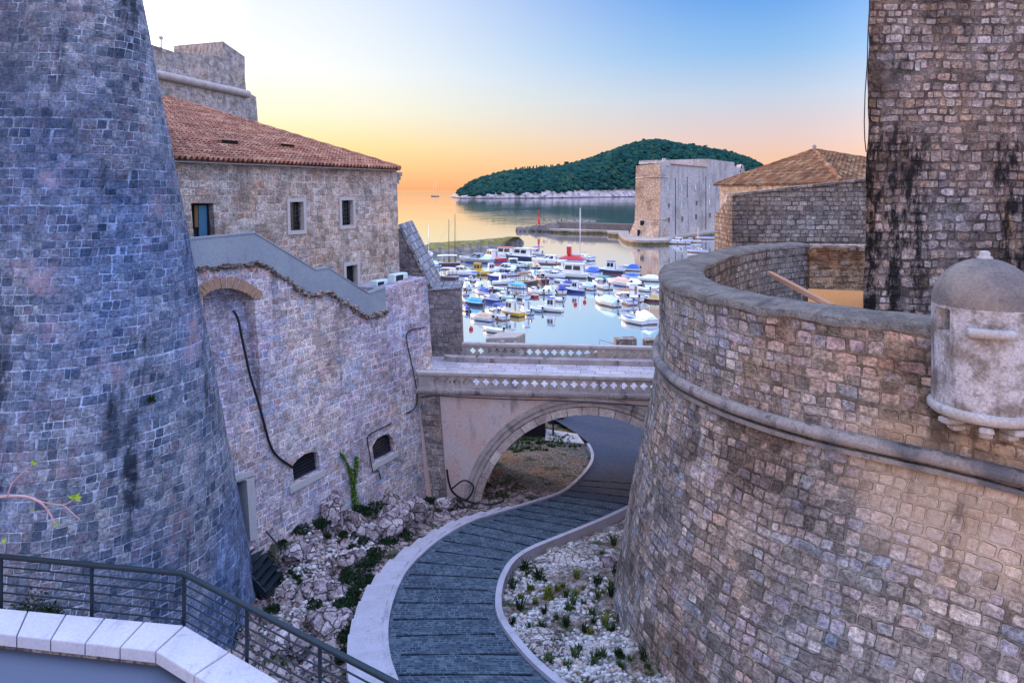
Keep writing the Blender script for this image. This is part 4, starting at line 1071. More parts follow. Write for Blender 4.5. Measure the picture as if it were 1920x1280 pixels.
for k, ((x, y, kd, h_), hq) in enumerate(zip(wr, hr)):
    mb = MB(); slab(mb, hq, [], lambda s, z, d=0: FR(s, z, d + (.12 if kd == 'l' else .6)), .1, .1, False); wn = mb.build('window', M['wglass'] if kd == 'l' else M['black'], fort)
    s0, s1, z0, z1 = hq[0][0], hq[1][0], hq[0][1], hq[2][1]
    mb = MB(); slab(mb, [(s0 - .35, z0 - .25), (s1 + .35, z0 - .25), (s1 + .35, z1 + .3), (s0 - .35, z1 + .3)], [[(s0, z0), (s1, z0), (s1, z1), (s0, z1)]], lambda s, z, d=0: FR(s, z, d - .08), .3, .3, False); mb.build('frame', M['frame'], wn)
for hq in hl:
    mb = MB(); slab(mb, hq, [], lambda s, z, d=0: FL(s, z, d + .65), .1, .1, False); mb.build('window', M['black'], fort)
mb = MB(); a = FL(4.2, FL.hit(1209, 418)[1], -1.0); mb.box(a, (1.3, .5, 1.6)); mb.build('opening', M['black'], fort); mb = MB(); b_ = FL(3.6, 2.6, -2.0); mb.box(b_, (.9, .3, 2.2)); mb.build('doorway', M['black'], fort)
mb = MB(); mb.loft([[FR(s, z1_ + h, d) for h, d in ((0, -.3), (.15, -.3), (1.0, 5), (0, 5))] for s in (s12 + 1, sm_)], True, True, False); mb.build('roof', M['tile_red'], fort)
for x in (1253, 1308): mb = MB(); a = FR(FR.hit(x, 305)[0], z1_ + 1.0, 1.5); mb.box(a, (1.1, 1.1, 2.0)); mb.build('chimney', M['fort'], fort)
M['drain'] = plain('drain', (.10, .10, .12), .7)
for x, y0, y1 in ((1266, 333, 440), (1288, 331, 370), (1323, 330, 430)): s_, za = FR.hit(x, y0); _, zb2 = FR.hit(x, y1); mb = MB(); mb.tube([FR(s_, za, -.12), FR(s_, zb2, -.12)], .13, 5); mb.build('drain_pipe', M['drain'], fort)
bg_ = thing('bell_gable_house', 'small pinkish house with bell gable behind the tall fortress block', 'house', (100, 306, 5))
mb = MB(); BG = Plane(P(1376, 330, 310).xy, (1, 0)); bo = BG.hits([(1370, 350), (1400, 350), (1400, 324), (1396, 320), (1394, 310), (1390, 308), (1387, 318), (1380, 312), (1370, 311)])
slab(mb, bo, [rect(BG, 1390.5, 314, 2, 5), rect(BG, 1388.5, 321, 1.6, 4)], BG, 6, 6); mb.build('wall', M['fort'], bg_)

M['quay'] = plaster('quay_stone', (.38, .33, .30), (.34, .28, .24), (.13, .11, .09), .5, .2)
m, t, b = new_mat('tidal_stone')
gp = t.node('ShaderNodeNewGeometry').outputs['Position']; _, _, z_ = t.sep(gp)
n_ = t.noise(gp, .6, 5, .6)
wet = t.ss(t.m('ADD', z_, t.m('MULTIPLY', n_, .8)), 1.05, 1.35)
c = t.mix(wet, t.ramp(n_, [(.35, (.045, .032, .012)), (.6, (.16, .11, .03)), (.75, (.10, .07, .03))]), t.ramp(n_, [(.3, (.30, .25, .22)), (.7, (.42, .36, .32))]))
t.put(b.inputs['Base Color'], c); b.inputs['Roughness'].default_value = .85; t.put(b.inputs['Normal'], t.bump(t.noise(gp, 1.5, 5, .7), .9, .3)); M['tidal'] = m
def platform(name, pts, ztop, mat, kind='structure', zbot=-1.5):
    mb = MB(); tp_ = [Vector((p.x, p.y, ztop)) for p in pts]; bt_ = [Vector((p.x, p.y, zbot)) for p in pts]
    for t3 in tessellate_polygon([tp_]): 
        q = [tp_[i] for i in t3]
        if (q[1] - q[0]).cross(q[2] - q[0]).z < 0: q.reverse()
        mb.poly(q)
    for i in range(len(pts)):
        j = (i + 1) % len(pts); n = max(1, int((pts[i] - pts[j]).length / 3))
        for k in range(n): mb.poly([bt_[i].lerp(bt_[j], k / n), bt_[i].lerp(bt_[j], (k + 1) / n), tp_[i].lerp(tp_[j], (k + 1) / n), tp_[i].lerp(tp_[j], k / n)])
    return tag(mb.build(name, mat), kind=kind)
qp = catmull([G(1160, 444, -17), G(1168, 453, -17), G(1185, 458, -17), G(1215, 460, -17), G(1252, 459, -17)], 5) + [G(1263, 452, -17), FR(70, 0, -7), FR(90, 0, -6), FR(95, 0, 40), Vector((40, 300, 0)), Vector((36, 255, 0))]
platform('quay', qp, 1.5, M['tidal'])
mp_ = catmull([G(1030, 436, -17), G(1070, 438, -17), G(1110, 438.5, -17), G(1140, 439.5, -17), G(1158, 443, -17), G(1172, 448, -17)], 4) + [Vector((42, 262, 0)), P(1050, 400, 296).xy.to_3d(), P(1030, 400, 296).xy.to_3d()]
platform('breakwater', mp_, 1.45, M['tidal'])
mw_ = [P(1046, 400, 281).xy.to_3d(), P(1190, 400, 262).xy.to_3d(), P(1190, 400, 268).xy.to_3d(), P(1046, 400, 287).xy.to_3d()]
M['quaydark'] = plaster('dark_quay_stone', (.17, .145, .14), (.22, .18, .16), (.05, .042, .04), .7, .35)
platform('breakwater', mw_, 3.85, M['quaydark'])
random.seed(5); mb = MB()
for k in range(70):
    f = random.random() ** .8; px_ = 972 + 76 * f; d_ = 284 + random.uniform(-7, 7) * (.25 + .75 * f); h_ = (.2 + 3.2 * f) * (1 - abs(d_ - 284) / 10)
    q = P(px_, 400, d_); mb.blob((q.x, q.y, max(.1, h_ - .6)), random.uniform(.9, 1.7), 1, .4, k)
tag(mb.build('breakwater_rocks', M['quaydark']), kind='structure')
lh = thing('harbour_light', 'slim red lighthouse pillar on the tip of the breakwater', 'lighthouse', tuple(P(1010, 419, 281)))
M['redpaint'] = plain('red_paint', (.55, .035, .03), .5, 0, .1, 2)
q = P(1010, 421, 281); mb = MB(); mb.lathe([(.55, 0), (.55, 2.0), (.33, 2.1), (.27, 4.6), (.42, 4.7), (.42, 4.85), (.0, 4.9)], q, 12); mb.build('pillar', M['redpaint'], lh)
mb = MB(); mb.lathe([(.2, 4.9), (.24, 5.4), (.05, 5.7), (.03, 6.2)], q, 8); mb.build('lantern', M['redpaint'], lh)
bench_l = ['first bench from the red lighthouse on the breakwater wall', 'second bench from the red lighthouse on the breakwater wall', 'third bench from the red lighthouse on the breakwater wall, with a person', 'middle bench of the row on the breakwater wall',
           'fifth bench from the red lighthouse on the breakwater wall', 'sixth bench from the red lighthouse on the breakwater wall', 'bench on the breakwater wall nearest the fortress']
for px_, lb in zip((1022, 1037, 1052, 1070, 1085, 1099, 1112), bench_l):
    d_ = 281 - (px_ - 1046) * .132 + 3; o = P(px_, 400, d_); o.z = 3.85
    bn = thing('bench', lb, 'bench', tuple(o), 'benches along the breakwater wall')
    mb = MB(); mb.box(o + Vector((0, 0, .45)), (2.2, .5, .09)); mb.build('seat', M['frame'], bn)
    mb = MB(); mb.box(o + Vector((0, .3, .8)), (2.2, .07, .35)); mb.build('backrest', M['frame'], bn)
    for sx in (-.9, .9):
        mb = MB(); mb.box(o + Vector((sx, 0, .2)), (.12, .5, .42)); mb.build('leg', M['iron'], bn)
M['skin'] = plain('skin', (.42, .25, .18), .6, 0, .05); M['cloth'] = plain('dark_clothes', (.02, .022, .03), .9)
def person(o, seated, label):
    o = Vector(o)
    if seated:
        J = [(0, 0, .55), (0, .02, 1.0), (0, 0, 1.18), (0, -.02, 1.32), (.1, -.42, .55), (.1, -.45, .08), (-.1, -.42, .55), (-.1, -.45, .08), (.22, -.02, 1.0), (.24, -.1, .75), (.2, -.35, .62), (-.22, -.02, 1.0), (-.24, -.1, .75), (-.2, -.35, .62)]
    else:
        J = [(0, 0, .92), (0, 0, 1.4), (0, 0, 1.55), (0, 0, 1.66), (.1, .02, .5), (.11, .04, .05), (-.1, .02, .5), (-.11, .06, .05), (.21, 0, 1.38), (.26, .02, 1.1), (.26, -.06, .86), (-.21, 0, 1.38), (-.26, .02, 1.1), (-.26, -.04, .86)]
    E = [(0, 1), (1, 2), (2, 3), (0, 4), (4, 5), (0, 6), (6, 7), (1, 8), (8, 9), (9, 10), (1, 11), (11, 12), (12, 13)]
    rad = [.15, .17, .065, .105, .08, .05, .08, .05, .065, .05, .04, .065, .05, .04]
    me = bpy.data.meshes.new('person'); me.from_pydata(J, E, []); ob = bpy.data.objects.new('person', me); COL.objects.link(ob); ob.location = o
    md = ob.modifiers.new('skin', 'SKIN'); sd = ob.modifiers.new('sub', 'SUBSURF'); sd.levels = sd.render_levels = 1
    for v_, r_ in zip(me.skin_vertices[0].data, rad): v_.radius = (r_, r_)
    me.skin_vertices[0].data[0].use_root = True
    dg = bpy.context.evaluated_depsgraph_get(); me2 = bpy.data.meshes.new_from_object(ob.evaluated_get(dg)); ob.modifiers.clear(); ob.data = me2
    me2.materials.clear(); me2.materials.append(M['cloth'])
    tag(ob, label, 'person')
    mb = MB(); mb.blob(o + Vector((0, 0, .02)) + Vector(J[3]) , .115, 2, .05, 1, (1, 1.1, 1.15)); mb.build('face', M['skin'], ob)
    mb = MB(); mb.blob(o + Vector((0, .03, .06)) + Vector(J[3]), .115, 2, .05, 2, (1.05, 1.05, 1.0)); mb.build('hair', M['black'], ob)
    return ob
def bench_at(px_): d_ = 281 - (px_ - 1046) * .132 + 3; o = P(px_, 400, d_); o.z = 3.85; return o
person(bench_at(1020), True, 'person in dark clothes sitting on the bench nearest the red lighthouse')
person(bench_at(1052.5), True, 'person in dark clothes sitting on the third bench of the breakwater')
q = G(1180, 439, -15.5); q.z = 1.5; person(q, False, 'person in dark clothes standing on the quay at the foot of the fortress')

# island
sil = [(846, 366.5), (853, 364), (862, 357), (875, 348), (892, 340), (915, 333), (940, 326), (970, 322), (1000, 319), (1030, 317), (1058, 314), (1080, 308), (1100, 303), (1128, 292), (1155, 283), (1180, 274), (1205, 268), (1235, 265), (1262, 270),
       (1290, 275), (1320, 279), (1350, 285), (1378, 291), (1400, 298), (1420, 307), (1440, 318), (1470, 330), (1520, 342), (1580, 352), (1640, 356)]
shore = [(846, 370.0), (861, 372.2), (900, 372.5), (1000, 372.2), (1050, 371.5), (1100, 370.6), (1190, 369.5), (1300, 368.5), (1640, 367)]
spx, spy = zip(*sil); hpx, hpy = zip(*shore)
def island_pt(px_, f):
    ys = np.interp(px_, hpx, hpy); d0 = F * CZ / (ys - HY); yr = np.interp(px_, spx, spy); dr_ = d0 + 140 + 300 * min(1, (px_ - 846) / 300)
    zr = CZ - (yr - HY) / F * dr_; cl = min(22, 4 + (px_ - 850) * .045)
    cl = min(cl, zr * .5)
    d_ = d0 + (dr_ - d0) * f
    if f <= 1:
        z = -2 + (cl + 2) * min(1, f / .045) if f < .045 else cl + (zr - cl) * (1 - (1 - (f - .045) / .955) ** 1.6)
    else: z = zr * max(-.1, 1 - (f - 1) * 1.4)
    return Vector(((px_ - CX) / F * d_, d_, z))
mb = MB(); cols_ = [846 + 4 * k for k in range(200)]; fr = [0, .015, .03, .045, .1, .2, .3, .4, .55, .7, .85, 1, 1.15, 1.4, 1.75]
rg = []
for f in fr:
    row_ = []
    for px_ in cols_:
        p = island_pt(px_, f)
        if .005 < f < .05: p += Vector((0, N3((px_ * .09, f * 40, 0)) * 9, N3((px_ * .13, f * 60, 5)) * 4))
        row_.append(p)
    rg.append(row_)
mb.loft(rg, False, False, False)
m, t, b = new_mat('island_rock'); gp = t.node('ShaderNodeNewGeometry').outputs['Position']; n_ = t.noise(gp, .07, 6, .7); gx_, gy_, z_ = t.sep(gp)
cl_ = t.ramp(n_, [(.36, (.14, .10, .11)), (.48, (.40, .33, .33)), (.6, (.56, .47, .46)), (.72, (.3, .24, .24))])
c = t.mix(t.ss(t.m('ADD', z_, t.m('MULTIPLY', n_, 10)), 18, 26), cl_, (.03, .045, .03)); c = t.mix(t.ss(z_, 1.0, 2.5), (.05, .04, .045), c)
t.put(b.inputs['Base Color'], c); b.inputs['Roughness'].default_value = .95
tag(mb.build('island', m), kind='structure')
m, t, b = new_mat('island_foliage'); tn = t.node('ShaderNodeAttribute', attribute_name='tint').outputs['Fac']; gp = t.node('ShaderNodeNewGeometry').outputs['Position']
c = t.ramp(tn, [(.05, (.008, .040, .040)), (.35, (.014, .062, .055)), (.65, (.028, .080, .054)), (.88, (.062, .105, .042)), (.98, (.12, .12, .04))])
c = t.mix(1.0, c, t.ramp(t.noise(gp, .05, 5, .65), [(.3, (.62, .68, .72)), (.7, (1.3, 1.25, 1.15))]), 'MULTIPLY')
t.put(b.inputs['Base Color'], c); b.inputs['Roughness'].default_value = 1.0; b.inputs['Specular IOR Level'].default_value = .05
M['ifol'] = m
random.seed(21); mb = MB()
for k in range(5200):
    px_ = 858 + 640 * random.random() ** .9; f = .05 + random.random() ** .85 * 1.0
    p = island_pt(px_, min(f, 1.02)); r_ = random.uniform(3.5, 7.5) * (.75 + .35 * min(1, (px_ - 850) / 250))
    if px_ < 880: r_ *= .75
    if 992 < px_ < 1060 and f > .9: r_ *= .55
    mb.cur = min(1, max(0, .35 + .3 * N3((p.x, p.y, p.z), .02) + random.gauss(0, .17)))
    mb.blob(p + Vector((0, 0, r_ * .30)), r_, 1, .6, random.random() * 99, (1.15, 1.1, random.uniform(.6, .9))); mb.sm[-80:] = [True] * 80
    if f > .93 and 960 < px_ < 1070 and random.random() < .35:
        mb.blob(p + Vector((0, 0, 6)), 1.7, 0, .3, random.random() * 99, (1, 1, random.uniform(3, 4.5)))
mb.cur = .5
tag(mb.build('woodland', M['ifol']), 'dark green woodland covering the island across the water', 'woodland', kind='stuff')
random.seed(9)
for k, px_ in enumerate((1062, 1172, 1206, 1300, 1322, 1360, 1372, 1404)):
    p = island_pt(px_, 1.0); h_ = random.uniform(9, 14)
    pt_ = thing('pine_tree', 'single pine standing out against the sky on the island ridge', 'tree', tuple(p), 'pines on the island skyline')
    mb = MB(); mb.tube([p, p + Vector((.5, 0, h_))], [.7, .4], 5); mb.build('trunk', M['timber'], pt_)
    mb = MB(); mb.cur = .3
    for q in range(9): mb.blob(p + Vector((random.uniform(-4.5, 4.5), random.uniform(-3, 3), h_ + random.uniform(-3, 2))), random.uniform(1.5, 2.8), 1, .7, q + k, (1.3, 1.2, .7))
    mb.build('crown', M['ifol'], pt_)

# grassy mole behind the boats, its stone tables, and small quay pieces
mb = MB(); m0 = catmull([G(770, 482, -17), G(800, 480, -17), G(850, 476, -17), G(900, 471, -17), G(938, 466, -17), G(948, 462, -17)], 6); rg = []
for i, p in enumerate(m0):
    k = 1 - max(0, (i - 22) / 10) ** 2; W_ = 22 * max(.15, k)
    ax = Vector((.35, .93, 0)); rg.append([p + ax * (W_ * f) + Vector((0, 0, h * (.4 + .6 * k))) for f, h in ((0, -1), (.02, .6), (.1, 1.3), (.3, 2.1), (.5, 2.9), (.75, 2.5), (.95, .8), (1, -1))])
for r_ in rg:
    for p in r_: p.z += .25 * N3(p, .3) + .15 * N3(p, .9)
mb.loft(rg, False, False, True)
m, t, b = new_mat('mole_grass'); gp = t.node('ShaderNodeNewGeometry').outputs['Position']; _, _, z_ = t.sep(gp); n_ = t.noise(gp, .5, 5, .65)
c = t.mix(t.ss(t.m('ADD', z_, t.m('MULTIPLY', n_, .9)), 1.5, 2.0), t.ramp(n_, [(.35, (.11, .10, .10)), (.65, (.34, .30, .28))]), t.ramp(n_, [(.3, (.09, .075, .02)), (.55, (.20, .17, .035)), (.8, (.30, .23, .06))]))
t.put(b.inputs['Base Color'], c); b.inputs['Roughness'].default_value = .95; t.put(b.inputs['Normal'], t.bump(n_, .9, .4))
tag(mb.build('grassy_bank', m), kind='structure')
tl = ['stone block table leftmost on the grassy bank', 'second stone table from the left on the grassy bank', 'middle stone table on the grassy bank', 'fourth stone table from the left on the grassy bank', 'stone table at the highest point of the grassy bank']
for (px_, py_), lb in zip(((825, 466), (868, 460), (882, 458), (896, 457), (917, 455)), tl):
    q = G(px_, py_ + 5, -15.3); st = thing('stone_table', lb, 'table', tuple(q), 'stone tables on the grassy bank')
    mb = MB(); mb.box(q + Vector((0, 0, .35)), (.7, .6, 1.3)); mb.build('base', M['quay'], st); mb = MB(); mb.box(q + Vector((0, 0, 1.05)), (1.1, .9, .16)); mb.build('top', M['quay'], st)

bl = thing('concrete_pier', 'square weathered stone pier block standing in the water near the bridge', 'pier', tuple(G(947, 640, -17)))
mb = MB(); q = [G(910, 652, -15.85), G(968, 648, -15.85), G(984, 637, -15.85), G(982, 624, -15.85), G(935, 621, -15.85), G(911, 630, -15.85)]
q = [G(911, 634, -15.9), G(968, 632, -15.9), G(985, 624, -15.9), G(935, 622, -15.9)]
tp_ = [p.copy() for p in q]; bt_ = [Vector((p.x, p.y, -.6)) for p in q]
mb.loft([bt_, [p + (p - sum(q, Vector()) / 4) * .0 + Vector((0, 0, -.12)) for p in tp_], [p + (sum(q, Vector()) / 4 - p) * .04 for p in tp_]], True, True, False)
mb.build('block', M['quay'], bl)
mb = MB()
for k in range(5): mb.blob(G(925 + 10 * k, 648, -16.7), .5, 1, .4, k)
mb.build('footing_stones', M['tidal'], bl)
def small_block(px0, px1, py0, py1, lb, nm):
    a, c_ = G(px0, py1, -16.2), G(px1, py1, -16.2); o = thing(nm, lb, 'stone', tuple((a + c_) / 2))
    mb = MB(); dp = Vector((0, 1.6, 0)); u_ = Vector((0, 0, .75)); lowp = Vector((0, 0, -1.6))
    mb.loft([[a + lowp, c_ + lowp, c_ + dp + lowp, a + dp + lowp], [a + u_, c_ + u_ * 1.1, c_ + dp + u_, a + dp + u_ * .9]], True, True, False); mb.build('block', M['block'], o); return o
small_block(1155, 1194, 637, 650, 'orange tinted stone block on the quay edge beside the water', 'stone_block')
small_block(1210, 1232, 640, 652, 'smaller stone block on the quay edge close to the bastion', 'stone_block')
mb = MB(); a = G(1124, 637, -16); mb.tube([Vector((a.x, a.y, .2)), a], .03, 5); mb.tube([a, P(1155, 645, a.y)], .03, 5); tag(mb.build('metal_rail', M['timber']), 'thin brown metal rail leading to the stone block by the water', 'rail')

# =================================================================== BOATS
CW, CG = (.80, .80, .79), (.5, .53, .55)
BC = {'white': CW, 'grey': (.32, .34, .37), 'navy': (.02, .03, .09), 'black': (.015, .016, .02), 'red': (.55, .03, .025), 'darkred': (.2, .02, .025), 'brown': (.12, .045, .022), 'wood': (.34, .14, .05), 'yellow': (.72, .42, .02),
      'blue': (.03, .12, .55), 'deepblue': (.03, .05, .30), 'sky': (.05, .36, .62), 'teal': (.25, .62, .62), 'tan': (.62, .40, .24), 'peach': (.70, .44, .32), 'ochre': (.62, .42, .14), 'green': (.04, .30, .22), 'mint': (.50, .72, .62), 'orange': (.75, .13, .03), 'cream': (.72, .62, .48), 'pale': (.55, .68, .72)}
bm_ = {}
def bmat(c):
    if c not in bm_: bm_[c] = plain('paint_' + c, BC[c], .35, 0, .07, 1.5, 0, .45)
    return bm_[c]
M['bglass'] = plain('boat_glass', (.015, .02, .03), .1, 0, .1, 2, 0, .8)
def hull_ring(L, B, fb, t, zoff=0.0, ins=0.0):
    bt = B / 2 * (.82 + .36 * t - .0 * t) if t < .5 else B / 2 * max(.015, 1 - ((t - .5) / .5) ** 2.3)
    sh = fb * (.86 + .5 * max(0, t - .35) ** 1.5)
    x = L * (t - .5) + (L * .05 * (t > .98))
    bt = max(.012, bt - ins)
    rk = L * .07 * max(0, (t - .7) / .3)
    return [(x - rk, 0, -.22), (x - rk * .7, bt * .62, -.16), (x - rk * .4, bt * .86, .02), (x, bt, sh * .6), (x, bt * 1.02, sh)], sh
def hullm(L, B, fb):
    mb = MB(); rg = []
    for k in range(13):
        r_, sh = hull_ring(L, B, fb, k / 12); rg.append([Vector(p) for p in r_] + [Vector((p[0], -p[1], p[2])) for p in reversed(r_[1:])])
    mb.loft(rg, True, False, True); mb.face([len(rg[0]) - 1 - k for k in range(len(rg[0]))]); return mb
def strip_along(L, B, fb, mbx, t0, t1, fn, n=8):
    rg = []
    for k in range(n + 1):
        t = t0 + (t1 - t0) * k / n; r_, sh = hull_ring(L, B, fb, t); rg.append(fn(k / n, r_[4][0], r_[4][1], sh))
    mbx.loft(rg, False, False, True); return rg
def xform(mb, o, th):
    Mx = Matrix.Translation(o) @ Matrix.Rotation(th, 4, 'Z'); mb.v = [Mx @ p for p in mb.v]; return mb
def make_boat(px, py, wpx, thd, typ, hc, c2, label, name='motor_boat', group='boats moored in the harbour', c3='white', mast=None, B_=.36, motor=True, stripe=None):
    if 128 <= thd <= 176 and py > 470: thd = 180 - max(26, (180 - thd) * 1.75)
    th = R(thd); c_ = G(px, py, -17); d_ = c_.y; app = wpx * d_ / F
    L = min(app * 1.3, app / (abs(math.cos(th)) + B_ * abs(math.sin(th)))); L = max(2.8, min(L * 1.27, 21)); B = L * B_
    o = c_ + Vector((0, B * .4, 0)); o.z = 0; fb = .125 * L + .14 if L < 7 else .10 * L + .3
    root = thing(name, label, 'boat', tuple(o), group)
    add = lambda mb, nm, mat, par=root: xform(mb, o, th).build(nm, mat, par)
    h = add(hullm(L, B, fb), 'hull', bmat(hc))
    mb = MB(); ra, rb = [], []
    for k in range(13):
        r_, sh = hull_ring(L, B, fb, k / 12); a_, b_ = Vector(r_[2]), Vector(r_[3]); lo_, hi_ = a_.lerp(b_, .0), a_.lerp(b_, .38)
        for v_ in (lo_, hi_): v_.y = v_.y * 1.012 + .012
        ra.append((lo_, hi_)); rb.append((Vector((lo_.x, -lo_.y, lo_.z)), Vector((hi_.x, -hi_.y, hi_.z))))
    mb.loft([list(q) for q in ra], False, False, False); mb.loft([list(q) for q in reversed(rb)], False, False, False); mb.poly([ra[0][0], ra[0][1], rb[0][1], rb[0][0]])
    for p in mb.v[-4:]: p.x -= .012
    add(mb, 'waterline_band', bmat(('navy', 'black', 'darkred', 'deepblue')[hash_(label) % 4]), h)
    mb = MB(); pl = []; pr = []
    for k in range(13):
        r_, sh = hull_ring(L, B, fb, k / 12); pl.append(Vector((r_[4][0], r_[4][1], sh))); pr.append(Vector((r_[4][0], -r_[4][1], sh)))
    mb.tube(pl + list(reversed(pr)) + [pl[0]], .028 * L ** .5, 4); add(mb, 'rubbing_strake', bmat(stripe or ('white' if hc not in ('white', 'pale') else 'blue' if hash_(label) % 3 == 0 else 'white')), h)
    dk = .06 if typ in ('row', 'open') else 0.02
    mb = MB(); t0 = 0.0 if typ not in ('row', 'open', 'cuddy', 'wheel', 'awn') else .62
    if typ in ('row', 'open', 'cuddy', 'wheel', 'awn'):
        strip_along(L, B, fb, mb, .5, 1.0, lambda f, x, b_, s: [Vector((x, b_ * .96, s - .02)), Vector((x, 0, s + .05)), Vector((x, -b_ * .96, s - .02))])
        strip_along(L, B, fb, mb, 0.0, .5, lambda f, x, b_, s: [Vector((x, b_ * .97, s)), Vector((x, b_ * .80, s)), Vector((x, b_ * .78, s * .35)), Vector((x, -b_ * .78, s * .35)), Vector((x, -b_ * .80, s)), Vector((x, -b_ * .97, s))])
        mb.poly([Vector((-L * .5 + .02, b_, z)) for b_, z in ((B * .4, fb * .3), (-B * .4, fb * .3), (-B * .4, fb * .86), (B * .4, fb * .86))])
    else: strip_along(L, B, fb, mb, 0, 1.0, lambda f, x, b_, s: [Vector((x, b_ * .97, s - .02)), Vector((x, 0, s + .04)), Vector((x, -b_ * .97, s - .02))])
    add(mb, 'deck', bmat(c3 if typ != 'row' else c2))
    def tarp(t0, t1, hh, col, nm='cover', ridge=.55, over=1.03):
        mb = MB(); n = 9
        def fn(f, x, b_, s):
            e = min(1, .35 + 3.2 * f, .28 + 2.2 * (1 - f)); hz = hh * e
            return [Vector((x, b_ * over, s * .86)), Vector((x, b_ * over, s + .02)), Vector((x, b_ * .6, s + hz * ridge * 1.15)), Vector((x, 0, s + hz + .03 * math.sin(f * 20))), Vector((x, -b_ * .6, s + hz * ridge * 1.15)), Vector((x, -b_ * over, s + .02)), Vector((x, -b_ * over, s * .86))]
        rg = strip_along(L, B, fb, mb, t0, t1, fn, n); mb.sm = [False] * len(mb.sm); mb.face(list(range(6, -1, -1))); k0 = len(mb.v) - 7; mb.face([k0 + i for i in range(7)])
        return add(mb, nm, bmat(col))
    def cab(t0, t1, hh, wf, col, rake=.25, win=True, roof=None, nm='cabin'):
        mb = MB(); x0, x1 = L * (t0 - .5), L * (t1 - .5); bw = B / 2 * wf; s = fb * .9
        bw2 = bw * .86; rk = (x1 - x0) * rake
        lowr = [Vector((x0, bw, s - .1)), Vector((x0, -bw, s - .1)), Vector((x1 - .2 * rk, -bw * .78, s - .05)), Vector((x1, 0, s)), Vector((x1 - .2 * rk, bw * .78, s - .05))]
        upr = [Vector((x0 + .04, bw2, s + hh)), Vector((x0 + .04, -bw2, s + hh)), Vector((x1 - rk, -bw2 * .8, s + hh)), Vector((x1 - rk * .8, 0, s + hh)), Vector((x1 - rk, bw2 * .8, s + hh))]
        cr = [p + Vector((0, 0, .05)) - Vector((p.x - (x0 + x1) / 2, p.y, 0)) * .12 for p in upr]
        mb.loft([lowr, upr, cr], True, False, False); mb.face([10, 11, 12, 13, 14]); cb = add(mb, nm, bmat(col))
        if win:
            def lerp3(a, b_, f): return a + (b_ - a) * f
            for i, (a0_, a1_) in enumerate(((0, 4), (1, 2), (2, 3), (3, 4), (0, 1))):
                spans = ((.08, .46), (.54, .92)) if i < 2 else ((.08, .92),) if i < 4 else ((.58, .86),)
                for f0, f1 in spans:
                    q = []
                    for f, g in ((f0, .42), (f1, .42), (f1, .88), (f0, .88)):
                        if i == 4: g = .1 if g < .5 else .85
                        p = lerp3(lerp3(lowr[a0_], lowr[a1_], f), lerp3(upr[a0_], upr[a1_], f), g); q.append(p)
                    nn = (q[1] - q[0]).cross(q[3] - q[0]).normalized(); cen = Vector(((x0 + x1) / 2, 0, s + hh / 2))
                    if nn.dot(q[0] - cen) < 0: nn = -nn
                    mb = MB(); mb.loft([[p + nn * .004 for p in q], [p + nn * .02 for p in q]], True, True, False)
                    add(mb, 'window' if i < 4 else 'door', M['bglass'] if i < 4 else bmat('wood' if hash_(label) % 3 == 1 else 'grey'), cb)
        if roof:
            mb = MB(); rr_ = [p + Vector((0, 0, .06)) + Vector((p.x - (x0 + x1) / 2, p.y, 0)) * .10 for p in upr]; mb.loft([rr_, [p + Vector((0, 0, .07)) for p in rr_]], True, True, False); add(mb, 'cabin_roof', bmat(roof), cb)
        return cb
    def awning(t0, t1, hh, col, wf=.95, posts=3, nm='awning'):
        mb = MB(); x0, x1 = L * (t0 - .5), L * (t1 - .5); bw = B / 2 * wf; z = fb + hh
        rg = [[Vector((x0 + (x1 - x0) * f, y * bw, z + .10 * (1 - y * y) - .06 * (2 * f - 1) ** 2 + dz_)) for y in (-1, -.5, 0, .5, 1)] for f in (0, .25, .5, .75, 1) for dz_ in (0,)]
        mb.loft(rg, False, False, True); r2 = [[p + Vector((0, 0, .05)) for p in r_] for r_ in rg]; mb.loft(list(reversed(r2)), False, False, True)
        for sy in (-1, 1): mb.poly([Vector((x0, sy * bw, z - .10)), Vector((x1, sy * bw, z - .10)), Vector((x1, sy * bw, z)), Vector((x0, sy * bw, z))])
        a_ = add(mb, nm, bmat(col))
        for k in range(posts):
            for sy in (-1, 1):
                x = x0 + (x1 - x0) * (.05 + .9 * k / max(1, posts - 1)); mb = MB(); mb.tube([Vector((x, sy * bw * .93, fb * .8)), Vector((x, sy * bw * .93, z - .03))], .02 + .004 * L, 4); add(mb, 'post', bmat('white' if typ != 'awn' else 'brown'), a_)
    def outb(n=1):
        for k in range(n):
            y = (k - (n - 1) / 2) * .5; mb = MB(); s_ = .16 + .02 * L
            mb.box((-L / 2 - .16, y, fb * .9 + s_ * .9), (s_ * 1.3, s_ * .9, s_ * 1.5), None, .05); mo = add(mb, 'outboard_motor', bmat('black'))
            mb = MB(); mb.box((-L / 2 - .14, y, fb * .35), (.12, .1, fb * 1.3)); add(mb, 'motor_leg', bmat('grey'), mo)
    def screen(t0):
        x = L * (t0 - .5); mb = MB(); a = [Vector((x, B * .38, fb)), Vector((x + .12 * L, 0, fb + .05)), Vector((x, -B * .38, fb))]; b2 = [p + Vector((-.07 * L, 0, .42 + .02 * L)) for p in a]
        mb.loft([a, b2], False, False, False); add(mb, 'windscreen', M['bglass'])
